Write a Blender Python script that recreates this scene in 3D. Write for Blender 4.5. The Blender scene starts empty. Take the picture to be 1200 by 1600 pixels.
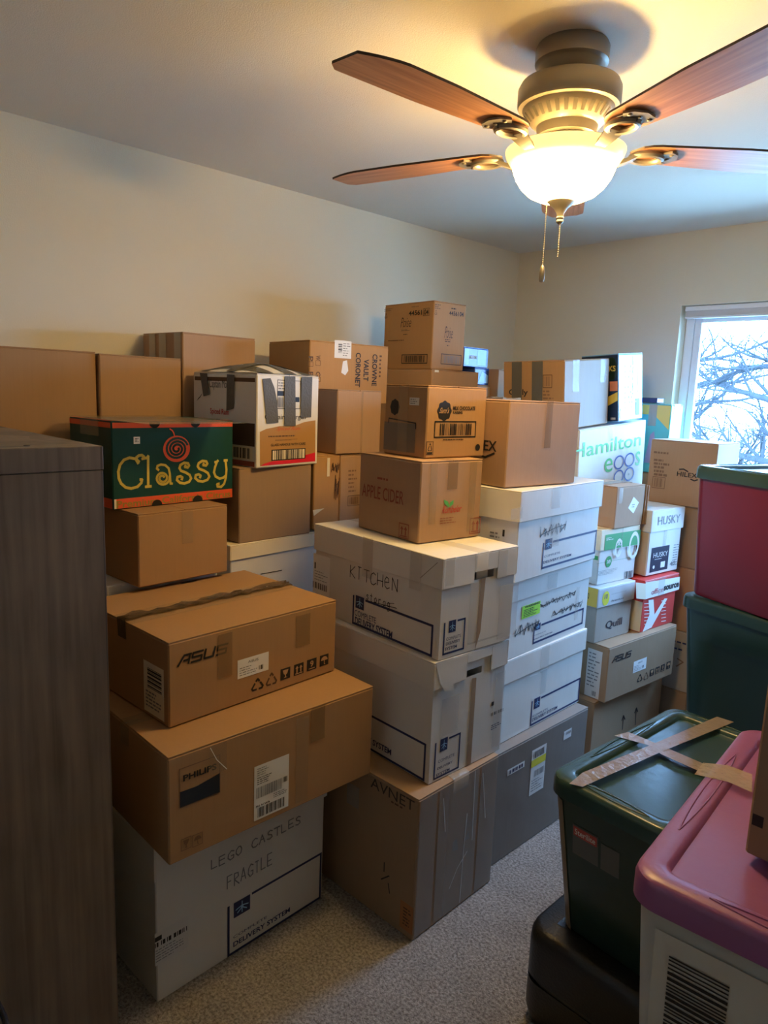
import bpy, bmesh, math, random
from mathutils import Matrix, Vector
SC = bpy.context.scene
COL = SC.collection
PI = math.pi
RAD = math.radians

# ------------------------------------------------------------------ camera
HC, FPX = 1.6, 1112.35
YAW, PITCH, ROLL = 0.79379, 0.168077, 0.038654
_f = Vector((-math.sin(YAW)*math.cos(PITCH), math.cos(YAW)*math.cos(PITCH), -math.sin(PITCH)))
_r = Vector((math.cos(YAW), math.sin(YAW), 0)); _u = _r.cross(_f)
_r2 = math.cos(ROLL)*_r + math.sin(ROLL)*_u; _u2 = -math.sin(ROLL)*_r + math.cos(ROLL)*_u
CAMP = Vector((0, 0, HC))
cd = bpy.data.cameras.new('camera'); cam = bpy.data.objects.new('camera', cd); COL.objects.link(cam)
cd.sensor_fit = 'HORIZONTAL'; cd.sensor_width = 36; cd.lens = FPX*36/1200; cd.clip_start = .02
cam.matrix_world = Matrix(((_r2.x,_u2.x,-_f.x,CAMP.x),(_r2.y,_u2.y,-_f.y,CAMP.y),(_r2.z,_u2.z,-_f.z,CAMP.z),(0,0,0,1)))
SC.camera = cam
def ray(px, py): return _r2*((px-600)/FPX) - _u2*((py-800)/FPX) + _f     # direction of a photo pixel

# ------------------------------------------------------------------ light and exposure
XL, YB, CE, XR, YF = -2.774, 3.829, 2.48, 1.75, -1.05                      # room shell
WX0, WX1, WZ0, WZ1 = -1.711, -.36, .92, 2.105                               # window opening
SKY_COL, SKY_STR = (.26, .53, 1.0, 1), 50.0
LAMP_COL, BULB_W, BOWL_E = (1.0, .64, .22), 13.5, 155.0
wd = bpy.data.worlds.new('sky'); SC.world = wd; wd.use_nodes = True
bg = wd.node_tree.nodes['Background']; bg.inputs[0].default_value = SKY_COL; bg.inputs[1].default_value = SKY_STR
pl = bpy.data.lights.new('window_portal', 'AREA'); pl.shape = 'RECTANGLE'; pl.size = WX1-WX0; pl.size_y = WZ1-WZ0
pl.cycles.is_portal = True
po = bpy.data.objects.new('window_portal', pl); COL.objects.link(po)
po.location = ((WX0+WX1)/2, YB+.10, (WZ0+WZ1)/2); po.rotation_euler = (-PI/2, 0, 0)
vs = SC.view_settings; vs.view_transform = 'Standard'; vs.look = 'None'; vs.gamma = 1; vs.use_curve_mapping = False
vs.exposure = 0.0
try: SC.cycles.use_denoising = True
except Exception: pass

# ------------------------------------------------------------------ materials
MATS = {}
def nmat(name):
    m = bpy.data.materials.new(name); m.use_nodes = True
    return m, m.node_tree, m.node_tree.nodes['Principled BSDF']
def plain(name, col, rough=.6, metal=0, spec=.5, bump=0, bscale=200, var=0, vscale=6, coat=0):
    if name in MATS: return MATS[name]
    m, nt, b = nmat(name); b.inputs['Base Color'].default_value = (*col, 1)
    b.inputs['Roughness'].default_value = rough; b.inputs['Metallic'].default_value = metal
    b.inputs['Specular IOR Level'].default_value = spec; b.inputs['Coat Weight'].default_value = coat
    tc = nt.nodes.new('ShaderNodeTexCoord')
    if bump:
        n = nt.nodes.new('ShaderNodeTexNoise'); n.inputs['Scale'].default_value = bscale; n.inputs['Detail'].default_value = 3
        bp = nt.nodes.new('ShaderNodeBump'); bp.inputs['Strength'].default_value = bump; bp.inputs['Distance'].default_value = .01
        nt.links.new(tc.outputs['Object'], n.inputs['Vector']); nt.links.new(n.outputs['Fac'], bp.inputs['Height']); nt.links.new(bp.outputs['Normal'], b.inputs['Normal'])
    if var:
        n = nt.nodes.new('ShaderNodeTexNoise'); n.inputs['Scale'].default_value = vscale; n.inputs['Detail'].default_value = 4
        mx = nt.nodes.new('ShaderNodeMix'); mx.data_type = 'RGBA'
        mx.inputs['A'].default_value = (*[max(0, c*(1-var)) for c in col], 1); mx.inputs['B'].default_value = (*[min(1, c*(1+var)) for c in col], 1)
        nt.links.new(tc.outputs['Object'], n.inputs['Vector']); nt.links.new(n.outputs['Fac'], mx.inputs['Factor']); nt.links.new(mx.outputs['Result'], b.inputs['Base Color'])
    MATS[name] = m; return m
def board(name, col, rough=.75, fl=.10):
    """corrugated board: fluting seen faintly through the liner, fibres, broad unevenness"""
    if name in MATS: return MATS[name]
    m, nt, b = nmat(name); L = nt.links.new; N = nt.nodes.new
    tc = N('ShaderNodeTexCoord'); oi = N('ShaderNodeObjectInfo')
    mp = N('ShaderNodeMapping'); mp.inputs['Scale'].default_value = (140, 140, 6)
    ad = N('ShaderNodeVectorMath'); ad.operation = 'ADD'
    L(tc.outputs['Object'], ad.inputs[0]); L(oi.outputs['Location'], ad.inputs[1]); L(ad.outputs[0], mp.inputs['Vector'])
    n1 = N('ShaderNodeTexNoise'); n1.inputs['Scale'].default_value = 1; n1.inputs['Detail'].default_value = 3; L(mp.outputs[0], n1.inputs['Vector'])
    n2 = N('ShaderNodeTexNoise'); n2.inputs['Scale'].default_value = 5; n2.inputs['Detail'].default_value = 6; L(ad.outputs[0], n2.inputs['Vector'])
    c = [(1-fl), (1+fl)]
    mx = N('ShaderNodeMix'); mx.data_type = 'RGBA'; mx.inputs['A'].default_value = (*[v*c[0] for v in col], 1); mx.inputs['B'].default_value = (*[min(1, v*c[1]) for v in col], 1)
    mm = N('ShaderNodeMath'); mm.operation = 'ADD'; mu = N('ShaderNodeMath'); mu.operation = 'MULTIPLY'; mu.inputs[1].default_value = .5
    L(n1.outputs['Fac'], mm.inputs[0]); L(n2.outputs['Fac'], mm.inputs[1]); L(mm.outputs[0], mu.inputs[0]); L(mu.outputs[0], mx.inputs['Factor'])
    L(mx.outputs['Result'], b.inputs['Base Color'])
    n3 = N('ShaderNodeTexNoise'); n3.inputs['Scale'].default_value = 9; n3.inputs['Detail'].default_value = 2; L(ad.outputs[0], n3.inputs['Vector'])
    b1 = N('ShaderNodeBump'); b1.inputs['Strength'].default_value = .12; b1.inputs['Distance'].default_value = .002
    b2 = N('ShaderNodeBump'); b2.inputs['Strength'].default_value = .22; b2.inputs['Distance'].default_value = .012
    L(n3.outputs['Fac'], b2.inputs['Height']); L(n1.outputs['Fac'], b1.inputs['Height']); L(b2.outputs['Normal'], b1.inputs['Normal']); L(b1.outputs['Normal'], b.inputs['Normal'])
    b.inputs['Roughness'].default_value = rough; b.inputs['Specular IOR Level'].default_value = .3
    MATS[name] = m; return m
def film(name, col, alpha, rough=.18, wr=.5):
    """packing tape: glossy wrinkled film, partly clear"""
    if name in MATS: return MATS[name]
    m, nt, b = nmat(name); L = nt.links.new; N = nt.nodes.new
    b.inputs['Base Color'].default_value = (*col, 1); b.inputs['Roughness'].default_value = rough; b.inputs['Alpha'].default_value = alpha
    tc = N('ShaderNodeTexCoord'); mp = N('ShaderNodeMapping'); mp.inputs['Scale'].default_value = (60, 60, 14)
    n = N('ShaderNodeTexNoise'); n.inputs['Scale'].default_value = 1; n.inputs['Detail'].default_value = 3
    bp = N('ShaderNodeBump'); bp.inputs['Strength'].default_value = wr; bp.inputs['Distance'].default_value = .004
    L(tc.outputs['Object'], mp.inputs[0]); L(mp.outputs[0], n.inputs['Vector']); L(n.outputs['Fac'], bp.inputs['Height']); L(bp.outputs['Normal'], b.inputs['Normal'])
    MATS[name] = m; return m

KRAFT = board('kraft_board', (.38, .22, .105)); KRAFT2 = board('kraft_board_pink', (.41, .255, .15)); KRAFT3 = board('kraft_board_orange', (.45, .25, .10))
KRAFT4 = board('kraft_board_dull', (.32, .21, .125)); GREYB = board('greyish_board', (.40, .34, .28)); WHITEB = board('white_board', (.70, .675, .62), .6, .04)
CREAMB = board('cream_board', (.78, .68, .48), .6, .04); REDB = board('red_board', (.62, .06, .05), .5, .06); GREENB = board('dark_green_board', (.008, .06, .055), .45, .1)
NAVYP = plain('navy_ink', (.012, .022, .10), .6); BLACKP = plain('black_ink', (.012, .011, .012), .6); BROWNP = plain('brown_ink', (.10, .05, .025), .7)
REDP = plain('red_ink', (.50, .05, .04), .6); MAROON = plain('maroon_ink', (.26, .06, .035), .7); ORANGEP = plain('orange_red_ink', (.75, .10, .03), .5)
YELLOWP = plain('mustard_ink', (.66, .50, .08), .5); GOLDP = plain('yellow_panel_ink', (.75, .48, .08), .5); GREENP = plain('green_ink', (.05, .33, .10), .5)
LGREEN = plain('leaf_green_ink', (.10, .45, .12), .5); BLUEP = plain('blue_ink', (.02, .06, .32), .5); WHITEP = plain('white_paper', (.80, .80, .78), .55)
GREYP = plain('grey_ink', (.20, .20, .20), .6); DGREEN = plain('dark_green_ink', (.008, .06, .055), .5); NEON = plain('neon_green_paper', (.42, .85, .05), .5)
YPAPER = plain('yellow_paper', (.80, .72, .06), .5); CREAMP = plain('cream_paper', (.78, .70, .52), .6); TANP = plain('tan_ink', (.42, .22, .06), .6)
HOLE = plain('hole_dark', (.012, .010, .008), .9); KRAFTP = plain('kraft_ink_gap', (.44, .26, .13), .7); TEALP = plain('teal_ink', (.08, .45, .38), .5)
LBLUEP = plain('light_blue_print', (.30, .55, .80), .3); FADED = plain('faded_brown_ink', (.20, .11, .06), .7)
TAPE = film('clear_tape', (.50, .36, .22), .34, .2, .4); TAPEW = film('clear_tape_on_white', (.62, .60, .56), .26, .16, .3); TAPEB = film('brown_tape', (.33, .20, .09), .55, .25, .3)
SHINY = film('crumpled_tape', (.45, .38, .30), .62, .12, 1.0); SHINYD = film('dark_crumpled_tape', (.10, .07, .045), .8, .1, 1.0); DUCT = plain('duct_tape', (.11, .107, .10), .6, 0, .25, .25, 120); STRAPT = film('tan_tape', (.27, .225, .17), .93, .2, .7)

# ------------------------------------------------------------------ mesh helpers
class MB:
    def __init__(s): s.v = []; s.f = []
    def add(s, vs, fs):
        o = len(s.v); s.v += [tuple(v) for v in vs]; s.f += [tuple(i+o for i in f) for f in fs]; return s
    def box(s, x0, x1, y0, y1, z0, z1, b=.003):
        lo, hi = (x0, y0, z0), (x1, y1, z1); ix = {}; vs = []
        b = min(b, (x1-x0)*.45, (y1-y0)*.45, (z1-z0)*.45)
        for sx in (0, 1):
            for sy in (0, 1):
                for sz in (0, 1):
                    for a in range(3):
                        p = []
                        for k, sg in enumerate((sx, sy, sz)):
                            q = hi[k] if sg else lo[k]
                            if k != a: q += -b if sg else b
                            p.append(q)
                        ix[(sx, sy, sz, a)] = len(vs); vs.append(p)
        fs = []; cyc = ((0, 0), (1, 0), (1, 1), (0, 1))
        def key(d, a): return ix[(d[0], d[1], d[2], a)]
        for a in range(3):
            o = [k for k in range(3) if k != a]
            for sg in (0, 1):
                q = []
                for c in cyc:
                    d = [0, 0, 0]; d[a] = sg; d[o[0]], d[o[1]] = c; q.append(key(d, a))
                fs.append(q)
        for a in range(3):
            for c in range(a+1, 3):
                o = 3-a-c
                for s1 in (0, 1):
                    for s2 in (0, 1):
                        d0 = [0]*3; d0[a] = s1; d0[c] = s2; d1 = list(d0); d1[o] = 1
                        fs.append((key(d0, a), key(d0, c), key(d1, c), key(d1, a)))
        for sx in (0, 1):
            for sy in (0, 1):
                for sz in (0, 1): fs.append(tuple(ix[(sx, sy, sz, a)] for a in range(3)))
        return s.add(vs, fs)
    def poly(s, pts): return s.add(pts, [tuple(range(len(pts)))])
    def loft(s, rings, cap0=True, cap1=True, closed=True):
        o = len(s.v); n = len(rings[0])
        for r in rings: s.v += [tuple(p) for p in r]
        for i in range(len(rings)-1):
            for j in range(n if closed else n-1):
                k = (j+1) % n; s.f.append((o+i*n+j, o+i*n+k, o+(i+1)*n+k, o+(i+1)*n+j))
        if cap0: s.f.append(tuple(o+j for j in range(n))[::-1])
        if cap1: s.f.append(tuple(o+(len(rings)-1)*n+j for j in range(n)))
        return s
    def lathe(s, prof, n=32, cx=0, cy=0, a0=0, cap=True):
        return s.loft([[(cx+r*math.cos(2*PI*j/n), cy+r*math.sin(2*PI*j/n), z) for j in range(n)] for r, z in prof], cap, cap)
    def tube(s, path, r, n=8, cap=True):
        P = [Vector(p) for p in path]; rs = r if isinstance(r, (list, tuple)) else [r]*len(P); rings = []
        t0 = (P[1]-P[0]).normalized(); up = Vector((0, 0, 1)) if abs(t0.z) < .9 else Vector((1, 0, 0))
        for i, p in enumerate(P):
            t = (P[min(i+1, len(P)-1)]-P[max(i-1, 0)]).normalized()
            a = t.cross(up); a = a.normalized() if a.length > 1e-6 else Vector((1, 0, 0)); b = a.cross(t).normalized(); up = b
            rings.append([p + rs[i]*(math.cos(2*PI*j/n)*a + math.sin(2*PI*j/n)*b) for j in range(n)])
        return s.loft(rings, cap, cap)
    def build(s, name, mat, parent=None, smooth=False, fix=True, loc=None):
        me = bpy.data.meshes.new(name); me.from_pydata(s.v, [], s.f)
        if fix:
            bm = bmesh.new(); bm.from_mesh(me); bmesh.ops.recalc_face_normals(bm, faces=bm.faces); bm.to_mesh(me); bm.free()
        me.materials.append(mat)
        if smooth:
            me.polygons.foreach_set('use_smooth', [True]*len(me.polygons))
            if smooth != 'all':
                try: me.set_sharp_from_angle(angle=RAD(40))
                except Exception: pass
        o = bpy.data.objects.new(name, me); COL.objects.link(o)
        if parent: o.parent = parent
        if loc: o.location = loc
        return o
def thing(name, label, cat, mat4=None, group=None):
    o = bpy.data.objects.new(name, None); o.empty_display_size = .05; COL.objects.link(o)
    if mat4 is not None: o.matrix_world = mat4
    o['label'] = label; o['category'] = cat
    if group: o['group'] = group
    return o
def tag(o, label, cat, group=None):
    o['label'] = label; o['category'] = cat
    if group: o['group'] = group
    return o
def struct(o): o['kind'] = 'structure'; return o
def TR(x, y, z, yaw=0, rx=0, ry=0):
    return Matrix.Translation((x, y, z)) @ Matrix.Rotation(yaw, 4, 'Z') @ Matrix.Rotation(rx, 4, 'X') @ Matrix.Rotation(ry, 4, 'Y')

# ------------------------------------------------------------------ flat print on the faces of a box
class Rec:      # a box: root, matrix, size; inset = how far the body lies inside the lid
    def __init__(s, root, m, w, d, h, inset=0): s.root, s.m, s.w, s.d, s.h, s.inset = root, m, w, d, h, inset; s.mi = m.inverted(); s.part = {}
    def uv(s, face, px, py):
        o = s.mi @ CAMP; r = s.mi.to_3x3() @ ray(px, py)
        if face == 'right': t = (s.w/2-s.inset-o.x)/r.x; p = o+t*r; return (p.y, p.z)
        if face == 'lright': t = (s.w/2-o.x)/r.x; p = o+t*r; return (p.y, p.z)
        if face == 'front': t = (-s.d/2+s.inset-o.y)/r.y; p = o+t*r; return (p.x, p.z)
        if face == 'lfront': t = (-s.d/2-o.y)/r.y; p = o+t*r; return (p.x, p.z)
        t = (s.h-o.z)/r.z; p = o+t*r; return (p.x, p.y)
    def xyz(s, face, u, v, e=.001):
        if face == 'right': return (s.w/2-s.inset+e, u, v)
        if face == 'lright': return (s.w/2+e, u, v)
        if face == 'front': return (u, -s.d/2+s.inset-e, v)
        if face == 'lfront': return (u, -s.d/2-e, v)
        return (u, v, s.h+e)
def EL(layer): return .0008 + .0006*layer
def rect(R, face, bl, tr):
    a = R.uv(face, *bl); b = R.uv(face, *tr); return (min(a[0], b[0]), min(a[1], b[1]), max(a[0], b[0]), max(a[1], b[1]))
def d_rect(R, face, q, mat, name='print_panel', layer=0, parent=None):
    u0, v0, u1, v1 = q; e = EL(layer)
    return MB().poly([R.xyz(face, u, v, e) for u, v in ((u0, v0), (u1, v0), (u1, v1), (u0, v1))]).build(name, mat, parent or R.root, fix=False)
def d_poly(R, face, pts, mat, name='print_panel', layer=0, parent=None, px=True):
    e = EL(layer); uv = [R.uv(face, *p) if px else p for p in pts]
    return MB().poly([R.xyz(face, u, v, e) for u, v in uv]).build(name, mat, parent or R.root, fix=False)
def ribbon(mb, R, face, uv, wd, e, taper=False):
    n = len(uv)
    for i in range(n-1):
        a, b = Vector(uv[i]), Vector(uv[i+1]); t = b-a
        if t.length < 1e-6: continue
        t.normalize(); nn = Vector((-t.y, t.x)); w0 = w1 = wd/2; x = t*wd*.25
        if taper: w0 = wd*(.18+.42*math.sin(PI*i/(n-1))); w1 = wd*(.18+.42*math.sin(PI*(i+1)/(n-1)))
        mb.poly([R.xyz(face, *q, e) for q in (a-nn*w0-x, b-nn*w1+x, b+nn*w1+x, a+nn*w0-x)])
def d_lines(R, face, polys, wd, mat, name='printed_mark', layer=0, parent=None, px=True, taper=False):
    mb = MB()
    for k, p in enumerate(polys): ribbon(mb, R, face, [R.uv(face, *q) if px else q for q in p], wd, EL(layer)+k*2e-5, taper)
    return mb.build(name, mat, parent or R.root, fix=False)
def d_frame(R, face, q, wd, mat, name='printed_frame', layer=0, parent=None, gap=0):
    u0, v0, u1, v1 = q; h = wd/2; segs = [((u0, v1-gap), (u0, v0)), ((u0, v0), (u1, v0)), ((u1, v0), (u1, v1)), ((u1, v1), (u0+gap*1.7, v1))]
    mb = MB(); e = EL(layer)
    for (a, b) in segs:
        x0, x1 = min(a[0], b[0])-h, max(a[0], b[0])+h; y0, y1 = min(a[1], b[1])-h, max(a[1], b[1])+h
        if gap and abs(a[1]-v1) < 1e-9 and abs(b[1]-v1) < 1e-9: x0 += h
        mb.poly([R.xyz(face, *p, e) for p in ((x0, y0), (x1, y0), (x1, y1), (x0, y1))])
    return mb.build(name, mat, parent or R.root, fix=False)
def d_disc(R, face, c, ru, rv, mat, name='printed_disc', layer=0, parent=None, n=28, scal=0, inner=0):
    e = EL(layer); mb = MB(); P = []; Q = []
    for i in range(n):
        a = 2*PI*i/n; k = 1+scal*math.cos(8*a); P.append((c[0]+ru*k*math.cos(a), c[1]+rv*k*math.sin(a))); Q.append((c[0]+ru*inner*math.cos(a), c[1]+rv*inner*math.sin(a)))
    if inner:
        for i in range(n): j = (i+1) % n; mb.poly([R.xyz(face, *p, e) for p in (P[i], P[j], Q[j], Q[i])])
    else: mb.poly([R.xyz(face, *p, e) for p in P])
    return mb.build(name, mat, parent or R.root, fix=False)
TXT = {}
def text_geo(s, bold):
    if (s, bold) in TXT: return TXT[(s, bold)]
    cu = bpy.data.curves.new('t', 'FONT'); cu.body = s; cu.resolution_u = 3; cu.offset = bold; cu.fill_mode = 'FRONT'
    o = bpy.data.objects.new('t', cu); COL.objects.link(o); dg = bpy.context.evaluated_depsgraph_get()
    me = bpy.data.meshes.new_from_object(o.evaluated_get(dg))
    vs = [(v.co.x, v.co.y) for v in me.vertices]; fs = [tuple(p.vertices) for p in me.polygons]
    bpy.data.objects.remove(o); bpy.data.curves.remove(cu); bpy.data.meshes.remove(me)
    x0, x1 = min(v[0] for v in vs), max(v[0] for v in vs); y0, y1 = min(v[1] for v in vs), max(v[1] for v in vs)
    TXT[(s, bold)] = ([((x-x0)/(x1-x0), (y-y0)/(y1-y0)) for x, y in vs], fs); return TXT[(s, bold)]
def d_text(R, face, s, q, mat, bold=.0, rot=0, layer=1, parent=None, name='lettering', shear=0, flip=False):
    u0, v0, u1, v1 = q; vs, fs = text_geo(s, bold); e = EL(layer); out = []
    for a, b in vs:
        if shear: a = (a+b*shear)/(1+shear)
        if rot == -90: a, b = b, 1-a
        elif rot == 90: a, b = 1-b, a
        elif rot == 180: a, b = 1-a, 1-b
        out.append(R.xyz(face, u0+a*(u1-u0), v0+b*(v1-v0), e))
    return MB().add(out, fs).build(name, mat, parent or R.root, fix=False)
def d_bars(R, face, q, mat, seed=1, layer=1, parent=None, horiz=False, n=26, name='barcode'):
    rnd = random.Random(seed); u0, v0, u1, v1 = q; mb = MB(); e = EL(layer); ws = [rnd.choice((1, 1, 2, 3)) for _ in range(2*n)]; T = sum(ws); p = 0
    for i, w in enumerate(ws):
        if i % 2 == 0:
            a, b = p/T, (p+w)/T
            c = ((u0, v0+a*(v1-v0)), (u1, v0+a*(v1-v0)), (u1, v0+b*(v1-v0)), (u0, v0+b*(v1-v0))) if horiz else ((u0+a*(u1-u0), v0), (u0+b*(u1-u0), v0), (u0+b*(u1-u0), v1), (u0+a*(u1-u0), v1))
            mb.poly([R.xyz(face, *x, e) for x in c])
        p += w
    return mb.build(name, mat, parent or R.root, fix=False)
def d_fine(R, face, q, rows, mat, seed=1, layer=1, parent=None, fill=.45, name='fine_print'):
    """rows of print too small to read"""
    rnd = random.Random(seed); u0, v0, u1, v1 = q; mb = MB(); e = EL(layer); rh = (v1-v0)/rows
    for i in range(rows):
        y = v1-(i+.5)*rh; x = u0; end = u0+(u1-u0)*rnd.uniform(.55, 1)
        while x < end:
            w = rnd.uniform(.25, .9)*rh*2.2; x2 = min(x+w, end)
            mb.poly([R.xyz(face, *p, e) for p in ((x, y-rh*fill/2), (x2, y-rh*fill/2), (x2, y+rh*fill/2), (x, y+rh*fill/2))]); x = x2+rh*.35
    return mb.build(name, mat, parent or R.root, fix=False)
def sub(q, a, b, c, d): # sub-rectangle by fractions
    u0, v0, u1, v1 = q; return (u0+a*(u1-u0), v0+b*(v1-v0), u0+c*(u1-u0), v0+d*(v1-v0))
STROKES = {'K': [[(0,0),(0,1)],[(.6,1),(0,.45),(.65,0)]], 'I': [[(.3,0),(.3,1)],[(.1,1),(.5,1)]], 'T': [[(.35,0),(.35,1)],[(0,1),(.7,1)]], 'C': [[(.65,.85),(.4,1),(.1,.8),(0,.4),(.15,.05),(.45,0),(.7,.2)]],
 'H': [[(0,0),(0,1)],[(.6,0),(.6,1)],[(0,.5),(.6,.52)]], 'E': [[(.6,1),(0,1),(0,0),(.6,0)],[(0,.5),(.5,.5)]], 'e': [[(0,.5),(.5,.55),(.45,.85),(.2,.95),(0,.6),(.05,.2),(.3,0),(.6,.15)]], 'N': [[(0,0),(0,1),(.6,0),(.6,1)]],
 'L': [[(0,1),(0,0),(.55,0)]], 'G': [[(.65,.85),(.35,1),(.05,.7),(0,.3),(.25,0),(.6,.1),(.62,.42),(.35,.42)]], 'O': [[(.3,1),(.05,.75),(0,.35),(.25,0),(.55,.2),(.62,.6),(.5,.95),(.3,1)]],
 'A': [[(0,0),(.32,1),(.62,0)],[(.12,.38),(.52,.38)]], 'S': [[(.6,.85),(.35,1),(.08,.85),(.12,.6),(.5,.42),(.58,.15),(.3,0),(0,.12)]], 'F': [[(0,0),(0,1),(.6,1)],[(0,.52),(.45,.52)]], 'R': [[(0,0),(0,1),(.45,.95),(.5,.65),(0,.5),(.6,0)]],
 's': [[(.45,.55),(.2,.62),(.08,.48),(.4,.25),(.3,.02),(0,.08)]], 't': [[(.2,.95),(.2,.05),(.4,0)],[(0,.65),(.45,.65)]], 'o': [[(.25,.6),(.02,.4),(.1,.05),(.35,.05),(.48,.35),(.25,.6)]], 'r': [[(.05,.6),(.05,0)],[(.05,.4),(.3,.62),(.45,.52)]],
 'a': [[(.45,.55),(.2,.62),(.02,.35),(.15,.02),(.42,.15),(.46,.6),(.5,0)]], 'g': [[(.45,.55),(.2,.62),(.02,.38),(.15,.1),(.42,.2),(.46,.6),(.45,-.35),(.2,-.45),(.05,-.3)]]}
def d_hand(R, face, s, q, mat, wd=.003, seed=1, layer=1, name='handwriting'):
    rnd = random.Random(seed); u0, v0, u1, v1 = q; n = len(s); polys = []; cw = (u1-u0)/n; hh = v1-v0
    for i, ch in enumerate(s):
        for st in STROKES.get(ch, []):
            jx, jy = rnd.uniform(-.04, .04), rnd.uniform(-.06, .06)
            polys.append([(u0+(i+.08+(x+jx)*1.15)*cw, v0+(y+jy)*hh) for x, y in st])
    return d_lines(R, face, polys, wd, mat, name, layer, px=False)
def d_scribble(R, face, q, mat, n=22, wd=.0022, seed=1, layer=1, name='scribble'):
    rnd = random.Random(seed); u0, v0, u1, v1 = q; P = []
    for i in range(n): t = i/(n-1); P.append((u0+(t+rnd.uniform(-.09, .09))*(u1-u0), v0+(.5+(.5 if i % 2 else -.5)*rnd.uniform(.4, 1))*(v1-v0)))
    Q = [(u0, v0+.3*(v1-v0)), (u0+.5*(u1-u0), v0+.6*(v1-v0)), (u1, v0+.75*(v1-v0))]
    return d_lines(R, face, [P, Q], wd, mat, name, layer, px=False)
BX = {  # name: x, y, z, yaw, w, d, h, rx, ry (metres, radians), base centre
  'lego': (-1.718,1.026,0.0000,0.036,0.360,0.582,0.4600,0.000,0.000),
  'philips': (-1.657,1.061,0.461,-0.008,0.46,0.654,0.2791,0,0),
  'asus': (-1.804,1.075,0.7421,0.051,0.467,0.57,0.226,0,0),
  'b1': (-2.148,1.086,0.9853,0.064,0.291,0.320,0.2266,0.000,0.000),
  'classy': (-2.244,1.116,1.2119,0.072,0.272,0.442,0.2684,0.000,0.000),
  'b3': (-2.257,1.513,1.0508,0.040,0.304,0.328,0.2664,0.000,0.000),
  'captain': (-2.271,1.539,1.3172,0.121,0.356,0.303,0.3261,0.000,0.000),
  'bw': (-2.262,1.608,0.7463,0.07,0.3,0.609,0.3045,0,0),
  'c1': (-2.61,0.7,1.1,-0.005,0.31,0.632,0.5933,0,0),
  'c1b': (-2.59,1.171,1.1,0.008,0.3,0.305,0.5888,0,0),
  'c2': (-2.620,1.504,1.3681,0.060,0.286,0.334,0.4200,0.000,0.000),
  'd3': (-2.255,1.913,1.3499,-0.041,0.300,0.228,0.2500,0.000,0.000),
  'crowne': (-2.42,2.009,1.545,-0.09,0.32,0.402,0.244,0,0),
  'poise': (-2.367,2.546,1.7063,-0.080,0.342,0.206,0.3000,0.000,0.000),
  'e2': (-2.370,2.596,1.2863,0.015,0.345,0.344,0.4200,0.000,0.000),
  'avnet': (-1.490,1.588,0.0000,0.024,0.500,0.389,0.4563,0.000,0.000),
  'k2': (-1.56,1.651,0.4593,-0.025,0.6,0.346,0.3802,0,0),
  'k1': (-1.56,1.664,0.8425,-0.05,0.614,0.335,0.3019,0,0),
  'cider': (-1.572,1.704,1.147,-0.105,0.308,0.262,0.2512,0,0),
  'sams': (-1.567,1.76,1.4,-0.074,0.2,0.265,0.2228,0,0),
  'h4': (-1.538,2.117,0.0000,-0.006,0.500,0.620,0.4155,0.000,0.000),
  'h3': (-1.502,2.142,0.4155,0.014,0.350,0.600,0.3046,0.000,0.000),
  'h2': (-1.502,2.147,0.7201,0.033,0.35,0.6,0.2788,0,0),
  'h1': (-1.486,2.155,0.9989,0.052,0.36,0.575,0.3038,0,0),
  'g1': (-1.531,2.078,1.3059,-0.113,0.388,0.36,0.2804,0,0),
  'i5': (-1.643,3.008,0.0000,-0.000,0.500,0.670,0.3200,0.000,0.000),
  'i4': (-1.592,3.006,0.3200,-0.079,0.500,0.561,0.2472,0.000,0.000),
  'i3': (-1.638,2.856,0.5672,-0.097,0.440,0.277,0.2438,0.000,0.000),
  'j2': (-1.579,3.164,0.5672,-0.089,0.44,0.293,0.2431,0,0),
  'i2': (-1.665,2.9,0.812,-0.115,0.44,0.285,0.2434,0,0),
  'i1': (-1.537,2.938,1.0544,-0.074,0.200,0.255,0.1835,0.000,0.000),
  'j1': (-1.601,3.213,0.8162,-0.108,0.44,0.276,0.3035,0,0),
  'hamilton': (-1.860,3.220,1.1346,-0.007,0.340,0.630,0.3500,0.073,0.000),
  'f1': (-1.875,2.967,1.4710,-0.005,0.326,0.384,0.3040,0.079,-0.020),
  'ks': (-1.76,3.29,1.502,-0.043,0.2,0.22,0.3177,0.08,-0.057),
  'hilexr': (-1.428,3.510,1.1127,-0.017,0.322,0.260,0.3071,0.000,0.000),
  'teal': (-1.777,3.720,1.2271,-0.001,0.300,0.140,0.3600,0.000,0.000),
}

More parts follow.
